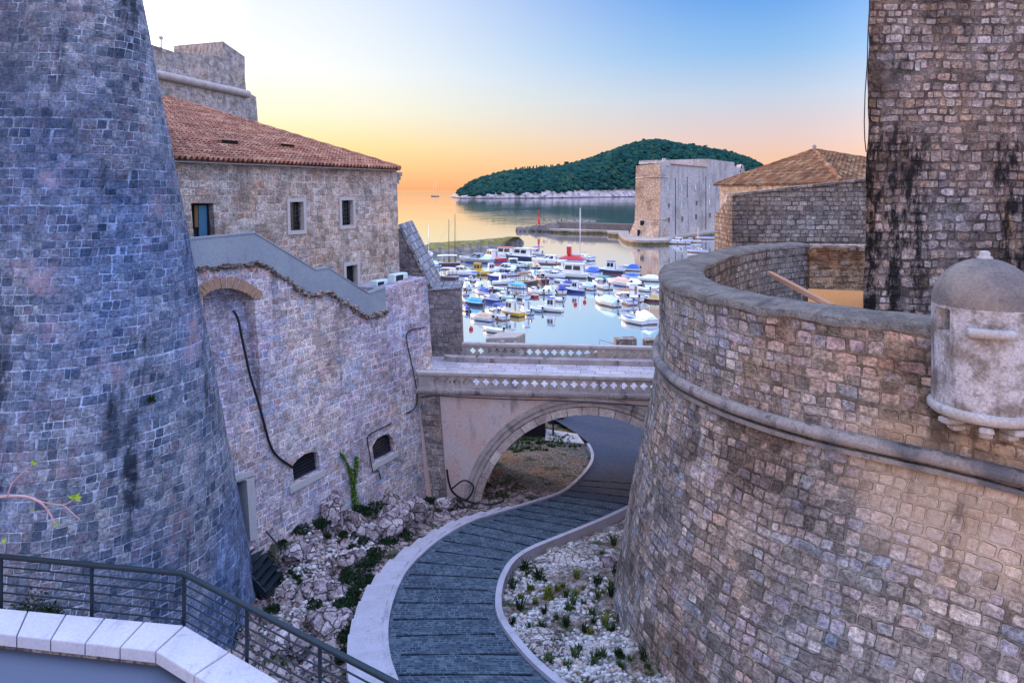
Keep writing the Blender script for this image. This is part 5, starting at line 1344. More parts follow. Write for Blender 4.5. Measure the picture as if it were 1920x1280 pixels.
    if typ == 'cover': tarp(.03, .80, .26 * L ** .7, c2); outb() if motor else None
    elif typ == 'tent':
        tarp(.05, .58, .27 * L ** .7, c2, 'cover', .86); cab(.55, .82, .09 * L, .72, c3); outb() if motor else None
    elif typ == 'cuddy':
        cab(.48, .86, .09 * L + .15, .78, c3, .45); screen(.47)
        if c2: awning(.08, .48, 1.3, c2, .9, 2)
        mb = MB(); mb.box((-L * .18, 0, fb * .6), (.5, B * .55, .35), None, .06); add(mb, 'bench_seat', bmat('cream')); outb() if motor else None
    elif typ == 'wheel':
        cab(.34, .66, 1.6 if L > 4.5 else 1.3, .72, c3, .15, True, c2); cab(.64, .86, .32, .6, c3, .5, False, nm='fore_cabin')
        mb = MB(); mb.tube([Vector((L * -.1, 0, fb + 1.3)), Vector((L * -.1, 0, fb + 2.3))], .02, 4); add(mb, 'antenna', bmat('grey')); outb() if motor else None
    elif typ == 'awn':
        awning(.10, .72, 1.45, c2, .95, 4); mb = MB(); mb.box((-L * .02, 0, fb * .75), (L * .22, B * .4, .45), None, .06); add(mb, 'engine_box', bmat('wood'))
        for k in (.2, .5): mb = MB(); mb.box((L * (k - .5), 0, fb * .7), (.28, B * .78, .05)); add(mb, 'thwart', bmat('wood'))
        mb = MB(); mb.tube([Vector((L * .47, 0, fb)), Vector((L * .50, 0, fb * 1.6 + .35))], .06, 5); add(mb, 'stem_post', bmat('wood'))
    elif typ == 'tour':
        cab(.12, .70, 1.7, .86, c3, .12, True, c2); cab(.70, .86, .5, .6, c3, .4, True, nm='fore_cabin')
        mb = MB(); mb.tube([Vector((L * .26, B * .32, fb)), Vector((L * .26, B * .32, fb + .6)), Vector((L * .5, 0, fb * 1.4 + .6)), Vector((L * .26, -B * .32, fb + .6)), Vector((L * .26, -B * .32, fb))], .03, 4); add(mb, 'bow_rail', bmat('white'))
    elif typ == 'cruiser':
        cab(.30, .80, .75 + .045 * L, .74, c3, .55); screen(.40); 
        if c2: tarp(.04, .34, .75, c2, 'cockpit_cover', .75)
        mb = MB(); mb.tube([Vector((L * .12, B * .42, fb)), Vector((L * .14, B * .42, fb + .45)), Vector((L * .49, 0, fb * 1.4 + .5)), Vector((L * .14, -B * .42, fb + .45)), Vector((L * .12, -B * .42, fb))], .022, 4); add(mb, 'bow_rail', bmat('grey')); outb(2) if motor and L < 8 else None
    elif typ in ('row', 'open'):
        for k in (.2, .45, .68): mb = MB(); mb.box((L * (k - .5), 0, fb * .72), (.24, B * .80, .05)); add(mb, 'thwart', bmat('white' if typ == 'row' else 'cream'))
        if typ == 'open': outb()
    elif typ == 'sail':
        cab(.30, .70, .42, .6, c3, .3); 
        if c2: tarp(.06, .30, .4, c2, 'cockpit_cover')
    if mast:
        for mx, hpx_ in mast:
            H_ = hpx_ * o.y / F; x = L * (mx - .5); mb = MB(); mb.tube([Vector((x, 0, fb * .5)), Vector((x, 0, H_))], [.012 * H_ ** .8 + .03, .02 + .004 * H_], 6); mm2 = add(mb, 'mast', bmat('white' if hc != 'brown' else 'brown'))
            mb = MB(); mb.tube([Vector((x, 0, fb + 1.0)), Vector((x - L * .36, 0, fb + 1.1))], .05, 5); add(mb, 'boom', bmat('grey'), mm2)
            for fx in (-.48, .48): mb = MB(); mb.tube([Vector((x, 0, H_ * .97)), Vector((L * fx, 0, fb))], .012, 3); add(mb, 'stay', bmat('grey'), mm2)
    return root, L, B, fb, o, th
import zlib
def hash_(s): return zlib.crc32(s.encode())
BO = [
 (832, 500, 48, 190, 'awn', 'brown', 'white', 'dark wooden boat with white awning and tall pale mast by the grassy bank', dict(name='wooden_boat', mast=[(.15, 97), (.35, 88)])),
 (893, 493, 56, 168, 'cruiser', 'grey', 'pale', 'large grey sports cruiser moored in front of the grassy bank', dict(c3='grey', motor=False)),
 (922, 490, 46, 150, 'wheel', 'red', 'white', 'bright red hulled fishing boat with white wheelhouse behind the grey cruiser', dict(name='fishing_boat', motor=False)),
 (942, 484, 46, 165, 'tour', 'white', 'orange', 'white tour boat with orange roof at the back of the harbour', dict(name='tour_boat')),
 (974, 487, 50, 160, 'tour', 'navy', 'white', 'dark hulled tour boat with long white roof at the back', dict(name='tour_boat')),
 (1004, 478, 28, 150, 'cuddy', 'white', 'blue', 'farthest white motor boat with dark blue awning beside the tour boats', {}),
 (803, 481, 26, 100, 'sail', 'white', None, 'small sailing boat at the far left with a thin pole mast', dict(name='sailing_boat', mast=[(.5, 60)])),
 (814, 500, 24, 150, 'cover', 'white', 'pale', 'pale small boat half hidden beside the sloping slate coping', {}),
 (838, 524, 36, 170, 'awn', 'brown', 'cream', 'brown wooden boat with cream awning just right of the slate coping', dict(name='wooden_boat')),
 (866, 517, 46, -20, 'cruiser', 'white', 'cream', 'white cabin cruiser left of the yellow boat', dict(motor=False)),
 (896, 516, 38, -22, 'wheel', 'yellow', 'yellow', 'all yellow boat with yellow wheelhouse in the middle of the left rows', dict(c3='yellow', motor=False)),
 (921, 512, 30, 20, 'wheel', 'white', 'white', 'small white wheelhouse boat just right of the yellow boat', {}),
 (946, 511, 44, 165, 'cruiser', 'navy', 'white', 'navy hulled cruiser with white cabin right of the yellow boat', {}),
 (971, 503, 36, 10, 'cuddy', 'mint', 'white', 'pale green motor boat with white hard top behind the navy cruiser', {}),
 (988, 512, 32, 170, 'awn', 'white', 'white', 'white boat under a plain white awning beside the navy cruiser', {}),
 (1005, 505, 28, 130, 'cover', 'black', 'tan', 'black hulled boat with tan cover and outboard motor', {}),
 (874, 542, 26, 105, 'tent', 'white', 'white', 'boxy white covered boat next to the gate wall roof', {}),
 (898, 541, 26, 105, 'tent', 'white', 'pale', 'boxy pale blue covered boat, second from the gate wall', {}),
 (920, 545, 22, 100, 'open', 'darkred', None, 'small dark red open boat between white covered boats', {}),
 (944, 534, 38, 20, 'wheel', 'white', 'white', 'large white wheelhouse boat in the middle of the harbour', {}),
 (986, 534, 38, 20, 'awn', 'brown', 'wood', 'varnished brown wooden boat with wooden roof', dict(name='wooden_boat', c3='wood')),
 (970, 541, 30, 165, 'cover', 'white', 'teal', 'white boat under a pale turquoise cover beside the brown wooden boat', {}),
 (1013, 528, 32, 140, 'cuddy', 'darkred', 'cream', 'dark red boat with cream awning in the centre row', dict(c3='cream')),
 (967, 560, 46, 155, 'awn', 'white', 'sky', 'long white boat under a sky blue awning', dict(stripe='darkred')),
 (996, 557, 20, 150, 'row', 'red', 'darkred', 'small red dinghy beside the sky blue awning', dict(name='dinghy')),
 (919, 567, 38, 155, 'tent', 'deepblue', 'grey', 'deep blue boat under a grey tent cover', {}),
 (948, 562, 36, 150, 'cuddy', 'mint', None, 'pale green open motor boat behind the deep blue one', {}),
 (886, 573, 38, 160, 'cover', 'navy', 'sky', 'navy boat under a bright turquoise cover close to the gate wall', {}),
 (873, 584, 16, 110, 'cover', 'navy', 'deepblue', 'dark blue boat end peeking out beside the gate wall', {}),
 (930, 598, 44, 150, 'cuddy', 'white', 'deepblue', 'white motor boat with deep blue awning and big outboard motor', {}),
 (903, 602, 40, 160, 'cover', 'white', 'tan', 'white boat with a flat tan cover near the stone pier', {}),
 (957, 592, 46, 155, 'wheel', 'yellow', 'white', 'yellow hulled boat with white cabin in the front row', dict(motor=False)),
 (986, 588, 30, 140, 'wheel', 'white', 'sky', 'white and blue boat with wooden cabin door beside the yellow hull', {}),
 (1002, 584, 28, 155, 'open', 'pale', None, 'pale blue open boat with outboard right of the yellow hull', {}),
 (1033, 585, 40, 170, 'wheel', 'white', 'blue', 'white wheelhouse boat with blue roof alone in open water', dict(motor=False)),
 (1005, 551, 30, 150, 'cuddy', 'white', None, 'white open motor boat with cream seat in the third row', {}),
 (1027, 551, 30, 130, 'tent', 'white', 'white', 'white boat under a clean white tent cover in the third row', {}),
 (1052, 550, 32, 130, 'tent', 'white', 'deepblue', 'white boat under a deep blue tent cover in the third row', {}),
 (1079, 549, 32, 160, 'wheel', 'deepblue', 'white', 'deep blue hulled boat with brown door cabin in the third row', {}),
 (925, 624, 30, 160, 'open', 'white', None, 'small white boat tied to the stone pier block', {}),
 (1030, 496, 54, 172, 'cruiser', 'white', None, 'long white cruiser left of the red covered boat', dict(motor=False)),
 (1069, 494, 50, 165, 'cover', 'white', 'red', 'large boat under a red cover with a red funnel', dict(motor=False)),
 (1093, 488, 38, 150, 'sail', 'white', None, 'white sailing yacht with the tallest mast behind the red cover', dict(name='sailing_yacht', mast=[(.62, 97)])),
 (1070, 521, 58, 165, 'tour', 'white', 'white', 'biggest white tour boat with dark side windows in the middle', dict(name='tour_boat')),
 (1106, 516, 38, 150, 'tent', 'white', 'blue', 'white motor boat under a blue cover beside the biggest tour boat', {}),
 (1036, 522, 40, -25, 'cuddy', 'white', 'mint', 'white motor boat with pale green awning left of the biggest tour boat', {}),
 (1128, 541, 38, 140, 'cuddy', 'white', 'green', 'white motor boat with dark green awning', {}),
 (1099, 543, 32, 150, 'tent', 'white', 'pale', 'white boat with pale grey tent cover left of the green awning', {}),
 (1053, 530, 24, 160, 'open', 'white', None, 'small white open boat behind the deep blue tent cover', {}),
 (1146, 513, 44, 165, 'wheel', 'navy', 'deepblue', 'navy hulled boat with white cabin moored apart on the right', dict(motor=False)),
 (1181, 508, 34, 175, 'tent', 'white', 'blue', 'white boat with bright blue tent moored at the right by the fortress reflection', {}),
 (1163, 536, 40, 150, 'cover', 'white', 'peach', 'white boat with a peach coloured cover', {}),
 (1187, 537, 34, 150, 'cover', 'darkred', 'white', 'dark red hulled boat with a white cover', {}),
 (1183, 523, 26, 165, 'cover', 'white', 'blue', 'low boat under a flat blue cover behind the dark red hull', dict(motor=False)),
 (1219, 528, 34, 168, 'cover', 'white', 'white', 'long slim white boat beside the bastion rim', dict(motor=False)),
 (1220, 566, 34, 165, 'tent', 'brown', 'ochre', 'dark brown boat under an ochre cover next to the bastion', dict(motor=False)),
 (1240, 555, 26, 160, 'cuddy', 'white', None, 'white bow just showing behind the bastion rim above the ochre cover', {}),
 (1186, 563, 44, 135, 'wheel', 'white', 'white', 'white motor boat with square cabin window left of the ochre cover', {}),
 (1171, 569, 42, 140, 'cuddy', 'white', 'wood', 'white boat with a varnished wooden top in the right front group', {}),
 (1139, 573, 42, 145, 'cover', 'white', 'pale', 'white boat under a pale cover, leftmost of the right front group', {}),
 (1189, 607, 40, 125, 'row', 'white', 'deepblue', 'white rowing boat with blue inside floating nearest the bastion', dict(name='rowing_boat')),
 (1211, 604, 44, 135, 'cover', 'white', 'white', 'white covered boat with a metal frame behind the rowing boat', dict(motor=False)),
 (1272, 458, 38, 170, 'cruiser', 'white', None, 'white boat with blue stripe moored below the fortress wall', dict(stripe='deepblue', motor=False)),
 (1299, 455, 28, 165, 'cuddy', 'white', 'red', 'white boat with a red cover under the fortress wall', {}),
 (1326, 449, 30, 170, 'open', 'white', None, 'open white boat at the fortress quay close to the rubble wall', {}),
 (1310, 474, 30, 165, 'sail', 'white', None, 'sailing boat with white mast just left of the rubble wall', dict(name='sailing_boat', mast=[(.5, 48)])),
 (816, 368.6, 17, 178, 'sail', 'black', None, 'dark two masted yacht anchored far out near the horizon', dict(name='sailing_yacht', mast=[(.4, 30), (.75, 25)], B_=.22)),
 (886, 529, 28, 160, 'cuddy', 'white', 'blue', 'white motor boat with blue awning between the yellow boat and the boxy covers', {}),
 (1000, 519, 28, 140, 'tent', 'white', 'sky', 'white boat with a sky blue tent cover beside the dark red boat', {}),
 (930, 522, 28, 165, 'cover', 'deepblue', 'white', 'deep blue boat under a white cover below the navy cruiser', {}),
 (957, 518, 30, 20, 'cuddy', 'white', 'navy', 'white motor boat with navy awning below the navy cruiser', {}),
 (905, 553, 30, 150, 'cover', 'white', 'deepblue', 'white boat under a deep blue flat cover in front of the boxy covers', {}),
 (944, 579, 26, 150, 'open', 'navy', None, 'small navy open boat between the front and second rows', {}),
 (868, 553, 24, 140, 'cuddy', 'white', 'teal', 'white motor boat with turquoise awning right beside the gate wall corner', {}),
 (1044, 565, 24, 150, 'open', 'white', None, 'small white open boat drifting below the third row', {}),
 (1118, 526, 28, 150, 'cover', 'navy', 'grey', 'navy boat under a grey cover behind the green awning', {}),
 (1205, 546, 26, 150, 'open', 'white', None, 'small white open boat behind the ochre covered boat', {}),
 (1052, 508, 26, 150, 'wheel', 'white', 'cream', 'small white cabin boat with cream roof behind the big tour boat', {}),
 (860, 535, 22, 150, 'open', 'white', None, 'small white open boat hidden behind the boxy white covers', {}),
 (1063, 536, 22, 155, 'cover', 'white', 'deepblue', 'little boat with deep blue cover below the big tour boat', {}),
 (938, 546, 20, 160, 'open', 'mint', None, 'tiny pale green open boat in front of the large wheelhouse boat', {}),
]
for px_, py_, w_, th_, ty, hc, c2, lb, kw in BO:
    r_ = make_boat(px_, py_, w_, th_, ty, hc, c2, lb, **kw)
    root, L, B, fb, o, th = r_
    if 'red funnel' in lb:
        mb = MB(); mb.box((L * .02, 0, fb + 1.9), (1.0, .8, 1.9), None, .08); fu = xform(mb, o, th).build('funnel', bmat('red'), root)
        mb = MB(); mb.box((L * .02, 0, fb + 2.95), (1.03, .83, .3)); xform(mb, o, th).build('funnel_band', bmat('white'), fu)
    if 'metal frame' in lb:
        mb = MB(); mb.tube([Vector((-L * .3, 0, fb)), Vector((-L * .3, 0, fb + 1.5)), Vector((L * .2, 0, fb + 1.5)), Vector((L * .2, 0, fb))], .03, 5); xform(mb, o, th).build('frame', bmat('white'), root)
    if th_ not in (178,) and hash_(lb) % 2 == 0 and L < 9:
        mb = MB()
        for k in (.2, .5): mb.blob((L * (k - .5), B * .52 * (1 if hash_(lb) % 4 else -1), fb * .55), .11 + .008 * L, 1, .05, 1, (.8, .8, 1.3))
        xform(mb, o, th).build('fender', bmat('navy' if hash_(lb) % 3 else 'white'), root)
for (px_, py_), lb in zip(((1078.5, 571.5), (1096, 567), (883, 618)), ('red mooring buoy floating in open water, the nearer of the pair', 'red mooring buoy floating in open water, the farther of the pair', 'red buoy afloat close beside the gate wall corner')):
    q = G(px_, py_, -17); mb = MB(); mb.lathe([(0, -.15), (.22, -.05), (.30, .12), (.22, .32), (.08, .40), (.05, .5), (0, .52)], q, 12); tag(mb.build('buoy', bmat('red')), lb, 'buoy', 'red mooring buoys')

# =================================================================== NEAR DETAIL
# sentry box on the bastion
gcn = Vector((6.06 * KB, 8.74 * KB, 0)) + Vector((.06, .10, 0)); gR = .76
gbox = thing('sentry_box', 'domed plastered sentry box corbelled out from the bastion parapet', 'sentry box', (gcn.x, gcn.y, CZ - 3.8))
def ang_at(px_, r_):
    best = None
    for k in range(2000):
        a = 2 * math.pi * k / 2000; p = Vector((gcn.x + r_ * math.cos(a), gcn.y + r_ * math.sin(a)))
        nn = Vector((math.cos(a), math.sin(a)))
        if nn.dot(p) < 0:
            e = abs(CX + F * p.x / p.y - px_)
            if best is None or e < best[0]: best = (e, a)
    return best[1]
wa0, wa1 = sorted((ang_at(1757, gR), ang_at(1781, gR))); wz0, wz1 = CZ - 2.30, CZ - 1.93
angs = sorted(set([2 * math.pi * k / 48 for k in range(48)] + [wa0, wa1])); angs = [a for a in angs if not (wa0 < a < wa1)]
zz_ = [CZ - 3.52, CZ - 3.2, CZ - 2.8, CZ - 2.5, wz0, wz1]
prof = [(gR, z) for z in zz_] + [(gR * math.cos(f) + .002, wz1 + .05 + .76 * math.sin(f)) for f in [math.pi / 2 * k / 14 for k in range(15)]]
gp_ = lambda r_, z, a: Vector((gcn.x + r_ * math.cos(a), gcn.y + r_ * math.sin(a), z))
body, dome = MB(), MB()
na = len(angs)
for i in range(len(prof) - 1):
    for j in range(na):
        a, c_ = angs[j], angs[(j + 1) % na] + (2 * math.pi if j == na - 1 else 0)
        if abs(a - wa0) < 1e-9 and abs(prof[i][1] - wz0) < 1e-6 and abs(prof[i + 1][1] - wz1) < 1e-6: continue
        w4 = lambda q: q + q.copy().normalized() * 0 + Vector((1, 1, 0)) * (.012 * N3(q, 3) + .006 * N3(q, 9))
        q = [gp_(*prof[i], a), gp_(*prof[i], c_), gp_(*prof[i + 1], c_), gp_(*prof[i + 1], a)]
        q = [w4(p) for p in q]
        tgt = body if i < 6 else dome
        tgt.poly(q, [(a * gR, prof[i][1]), (c_ * gR, prof[i][1]), (c_ * gR, prof[i + 1][1] + .05 * i), (a * gR, prof[i + 1][1] + .05 * i)], True)
for ia, a in ((0, wa0), (1, wa1)): body.poly([gp_(gR, wz0, a), gp_(gR, wz1, a), gp_(gR - .22, wz1, a), gp_(gR - .22, wz0, a)])
for z in (wz0, wz1): body.poly([gp_(gR, z, wa0), gp_(gR, z, wa1), gp_(gR - .22, z, wa1), gp_(gR - .22, z, wa0)])
def weld(mb, eps=1e-4):
    mp_, nv, nt, ix = {}, [], [], []
    for p, t_ in zip(mb.v, mb.tint):
        k = (round(p.x / eps), round(p.y / eps), round(p.z / eps))
        if k not in mp_: mp_[k] = len(nv); nv.append(p); nt.append(t_)
        ix.append(mp_[k])
    keep = []
    for i, f in enumerate(mb.f):
        g = tuple(ix[k] for k in f)
        if len(set(g)) == len(g): keep.append((g, mb.uv[i], mb.sm[i]))
    mb.v, mb.tint = nv, nt; mb.f = [k[0] for k in keep]; mb.uv = [k[1] for k in keep]; mb.sm = [k[2] for k in keep]
    return mb
bd_ = weld(body).build('body', M['garita'], gbox); weld(dome).build('dome', M['domeplaster'], gbox)
mb = MB(); mb.poly([gp_(gR - .2, wz0, wa0), gp_(gR - .2, wz0, wa1), gp_(gR - .2, wz1, wa1), gp_(gR - .2, wz1, wa0)]); mb.build('loophole', M['black'], bd_)
mb = MB(); mb.lathe([(.0, -.03), (.11, -.03), (.115, .03), (.075, .05), (.08, .10), (.05, .13), (0, .135)], Vector((gcn.x, gcn.y, wz1 + .80)), 12); mb.build('finial', M['limestone'], gbox)
mb = MB(); mb.lathe([(gR - .1, -.19), (gR + .0, -.18), (gR + .055, -.13), (gR + .065, -.05), (gR + .03, .0), (gR - .05, .01)], Vector((gcn.x, gcn.y, CZ - 3.5)), 40)
for p in mb.v: p.z += .015 * N3(p, 3); p.x += .012 * N3(p, 5, 2)
mb.build('base_ring', M['limestone'], gbox)
mb = MB(); a0, a1 = sorted((ang_at(1814, gR + .1), ang_at(1906, gR + .1))); rg = []
for k in range(9):
    a = a0 + (a1 - a0) * k / 8; rg.append([gp_(r_, CZ - 2.23 + h + .012 * N3((a * 4, h, 1), 2), a) for r_, h in ((gR - .03, -.08), (gR + .12, -.07), (gR + .15, 0), (gR + .11, .07), (gR - .03, .08))])
mb.loft(rg, True, True, True); mb.build('lintel', M['limestone'], gbox)
for px_ in (1768, 1850, 1915):
    a = ang_at(px_, gR); mb = MB(); p = gp_(gR - .16, CZ - 3.76, a); Mx = Matrix.Rotation(a, 3, 'Z')
    mb.box(p, (.36, .20, .11), Mx, .03); mb.box(p + Mx @ Vector((-.08, 0, -.11)), (.22, .18, .11), Mx, .03); mb.build('corbel', M['limestone'], gbox)
# planks and board on the platform
bdp = tag(None, None) if False else None
mb = MB(); q = [P(1515, 541, 24.5), P(1621, 546, 23.5), P(1621, 578, 21.2), P(1515, 574, 22.2)]; off_ = Vector((0, 0, -.03))
mb.loft([q, [p + off_ for p in q]], True, True, False); tag(mb.build('strand_board', M['osb']), 'orange strand board lying on the bastion platform beside the square tower', 'board')
pk = ['longest orange timber plank propped over the bastion parapet', 'middle orange timber plank propped over the bastion parapet', 'lowest orange timber plank propped over the bastion parapet']
for k, lb in enumerate(pk):
    a, c_ = P(1443 + 3 * k, 510 + 4 * k, 21.5 - .1 * k), P(1560 - 5 * k, 572, 15.2 + .1 * k); t_ = (c_ - a).normalized(); sd = t_.cross(Vector((0, 0, 1))).normalized() * .07; up_ = sd.cross(t_).normalized() * .025
    mb = MB(); mb.loft([[p + sd + up_, p - sd + up_, p - sd - up_, p + sd - up_] for p in (a, c_)], True, True, False); tag(mb.build('plank', M['timber']), lb, 'plank', 'timber planks on the bastion')
mb = MB(); tp_ = P(1629, 60, 17.3); mb.tube([P(1631, 0, 17.42), P(1627.5, 60, 17.45), P(1626, 120, 17.45), P(1622, 175, 17.42), P(1620.5, 230, 17.42), P(1621.5, 262, 17.45), P(1624, 285, 17.5)], .014, 4)
tag(mb.build('hanging_cable', M['cable']), 'thin cable hanging down the left edge of the square tower', 'cable')

# upper road, coping, railing in the near left corner
zcp = CZ - 6.6
oK, oL, oR = P(345, 1172, 10.37), P(0, 1140, 10.79), P(530, 1280, 9.15)
iK, iL, iR = P(292, 1220, 9.79), P(0, 1188, 10.17), P(383, 1276, 9.19)
for p in (oK, oL, oR, iK, iL, iR): p.z = zcp
oL2, iL2 = oL + (oL - oK) * .9, iL + (iL - iK) * 1.0; oR2, iR2 = oK + (oR - oK) * 3.4, iK + (iR - iK) * 5.6
cop = thing('coping_wall', 'low wall with broad pale coping slabs along the road in the lower left corner', 'wall', tuple(iK - Vector((0, 0, .6))))
def cop_line(a_o, b_o, a_i, b_i, n, lab):
    for k in range(n):
        f0, f1 = k / n + .002, (k + 1) / n - .002; q = [a_o.lerp(b_o, f0), a_o.lerp(b_o, f1), a_i.lerp(b_i, f1), a_i.lerp(b_i, f0)]; cn = sum(q, Vector()) / 4
        mb = MB(); mb.loft([[p - Vector((0, 0, .17)) for p in q], [p - Vector((0, 0, .015)) for p in q], [p + (cn - p) * .02 for p in q]], True, True, False); mb.build('coping_slab', M['coping'], cop)
cop_line(oL2, oK, iL2, iK, 9, 0); cop_line(oK, oR2, iK, iR2, 7, 0)
mb = MB(); s_ = Vector((0, 0, 0))
wl_ = [(oL2, iL2), (oK, iK), (oR2, iR2)]; rg = [[a.lerp(b_, .12) - Vector((0, 0, .172)), a.lerp(b_, .12) - Vector((0, 0, 6.0)), a.lerp(b_, .8) - Vector((0, 0, 6.0)), a.lerp(b_, .8) - Vector((0, 0, .172))] for a, b_ in wl_]
mb.loft(rg, True, True, False); mb.build('wall', M['pier'], cop)
zrd = zcp - .30; mb = MB(); q = [iL2.lerp(oL2, .28), iK.lerp(oK, .28), iR2.lerp(oR2, .28)]; q = [Vector((p.x, p.y, zrd)) for p in q] + [Vector((2.0, -4, zrd)), Vector((-16, -4, zrd))]
mb.poly(list(reversed(q))); mb.build('upper_road', M['asphalt']); tag(bpy.data.objects['upper_road'], kind='structure')
rail = thing('iron_railing', 'dark iron railing with five thin bars outside the coping in the lower left', 'railing', tuple(oK - Vector((0, 0, .5))))
zh = CZ - 5.89; hK, hL, hR = P(345, 1075, 10.5), P(0, 1042, 11.0), P(740, 1280, 8.17)
for p in (hK, hL, hR): p.z = zh
hL2 = hL + (hL - hK) * .9; hR2 = hK + (hR - hK) * 1.7
mb = MB(); mb.tube([hL2, hK, hR2], .042, 8); mb.build('handrail', M['iron'], rail)
for k in range(5):
    dz_ = Vector((0, 0, -.165 - .137 * k)); mb = MB(); mb.tube([hL2 + dz_, hK + dz_, hR2 + dz_], .0125, 5); mb.build('rail_bar', M['iron'], rail)
def post_at(px_):
    for a, b_ in ((hL2, hK), (hK, hR2)):
        u_ = (px_ - CX) / F; den = (b_.x - a.x) - u_ * (b_.y - a.y)
        f = (u_ * a.y - a.x) / den
        if 0 <= f <= 1.0001: return a.lerp(b_, f)
for px_ in (-175, 2, 172, 345, 463, 600, 760, 950):
    p = post_at(px_)
    if p is None: continue
    mb = MB(); mb.box(p + Vector((0, 0, -.65)), (.045, .03, 1.26)); mb.build('post', M['iron'], rail)

# iron stair at the lower door
ist = thing('iron_stair', 'short black metal stair with handrail leading down from the wall door', 'stairs', tuple(P(500, 1100, 20.5)))
ta, tb_ = P(468, 1004, 21.6), P(538, 1070, 21.4); la_, lb_ = P(432, 1042, 20.1), P(500, 1116, 19.9)
for a, b_ in ((ta, tb_), (la_, lb_)): mb = MB(); mb.loft([[p + Vector((0, dy, dz_)) for dy, dz_ in ((-.03, -.12), (.03, -.12), (.03, .1), (-.03, .1))] for p in (a, b_)], True, True, False); mb.build('stringer', M['iron'], ist)
for k in range(7):
    f = (k + .4) / 7; a, b_ = ta.lerp(tb_, f), la_.lerp(lb_, f); w_ = Vector((.12, 0, 0)); mb = MB(); mb.loft([[p - w_, p + w_, p + w_ + Vector((0, 0, .04)), p - w_ + Vector((0, 0, .04))] for p in (a, b_)], True, True, False); mb.build('tread', M['iron'], ist)
mb = MB(); mb.tube([ta, P(465, 955, 21.6), P(527, 1028, 21.4), tb_ - Vector((.2, 0, 0))], .025, 5); mb.build('handrail', M['iron'], ist)

# cables on the walls
def cable(pl, pts, lb, r_=.03, off_=.05, n=5):
    q = [pl(*pl.hit(x, y, -off_), -off_) for x, y in pts]; mb = MB(); mb.tube(catmull(q, n), r_, 5); return tag(mb.build('cable', M['cable']), lb, 'cable', 'black cables on the walls')
cable(LW, [(437, 583), (446, 598), (455, 640), (468, 700), (480, 740), (491, 778), (506, 832), (521, 856), (549, 876)], 'thick black cable running from the arched niche down to the left arched window', .04)
cable(LW, [(797, 613), (773, 618), (763, 626), (764, 647), (773, 687), (781, 730), (781, 757), (772, 770), (762, 774)], 'black cable looping down the right end of the terrace wall', .025)
cable(LW, [(734, 793), (712, 804), (696, 812), (689, 822), (693, 850), (699, 883), (708, 881), (712, 890), (714, 899)], 'black cable wrapped round the right arched window', .022)
cable(BR, [(790, 744), (812, 741), (860, 744), (950, 748), (1080, 752), (1200, 760), (1240, 764)], 'black cable stretched under the cornice of the stone bridge', .022, .2)
random.seed(4); mb = MB()
cable(BR, [(838, 880), (842, 905), (852, 925), (880, 940), (920, 945), (945, 938)], 'thick black cable curling at the left foot of the bridge arch', .045, .5)
cable(BR, [(848, 915), (870, 900), (888, 912), (876, 935), (852, 938), (862, 950), (905, 948)], 'tangled coil of black cable at the left foot of the bridge arch', .035, .6)
# air conditioners on the terrace
for k, (px_, py_, d_, wd2, lb) in enumerate(((711, 546, 28.6, .75, 'small air conditioner with dark grille at the end of the outside stair'), (746, 533, 29.6, .95, 'larger pale air conditioner lying on the terrace by the house corner'))):
    p = P(px_, py_, d_); ac = thing('air_conditioner', lb, 'air conditioner', tuple(p), 'air conditioners on the terrace'); Mx = Matrix.Rotation(math.atan2(VT.y, VT.x), 3, 'Z')
    mb = MB(); mb.box(p + Vector((0, 0, .26)), (wd2, .36, .44), Mx, .03); mb.build('casing', M['acwhite'], ac)
    mb = MB(); c2_ = p + Vector((0, 0, .26)) + Mx @ Vector((-.12, -.185, 0)); mb.box(c2_, (wd2 * .5, .03, .32), Mx); mb.build('grille', M['iron'], ac)
    mb = MB(); mb.box(p + Vector((0, 0, .02)), (wd2 * .9, .3, .06), Mx); mb.build('bracket', M['iron'], ac)
# shed, bin and slab seen through the arch
def gz(px_, py_, zr): p = G(px_, py_, zr); p.z = ground_z(p.x, p.y); return p
p = gz(1008, 822, -14.3); sh = thing('dark_shed', 'small dark shed standing behind the bridge arch on the grass', 'shed', tuple(p))
mb = MB(); mb.box(p + Vector((-.5, .8, .55)), (1.9, 1.4, 1.5)); mb.build('walls', M['black'], sh); mb = MB(); mb.box(p + Vector((-.5, .8, 1.36)), (2.2, 1.7, .1)); mb.build('roof', M['iron'], sh)
mb = MB(); mb.box(p + Vector((.9, .1, .6)), (.1, .1, 1.4)); mb.build('post', M['iron'], sh)
p = gz(1042, 790, -14.5); bn = thing('waste_bin', 'dark green waste container beside the road behind the bridge arch', 'bin', tuple(p)); mb = MB(); mb.box(p + Vector((0, .4, .5)), (1.0, .7, 1.0), None, .06); mb.build('body', plain('bin_green', (.012, .03, .022), .5), bn); mb = MB(); mb.box(p + Vector((0, .4, 1.04)), (1.06, .76, .1), None, .03); mb.build('lid', M['iron'], bn)
mb = MB(); q = [gz(1022, 826, -14.2), gz(1096, 829, -14.1), gz(1082, 814, -14.2), gz(1024, 808, -14.3)]; zq = max(p.z for p in q) + .06
mb.loft([[Vector((p.x, p.y, zq - .4)) for p in q], [Vector((p.x, p.y, zq)) for p in q]], True, True, False); tag(mb.build('stone_slab', M['limestone']), 'flat pale stone slab in the grass beside the road under the bridge', 'slab')

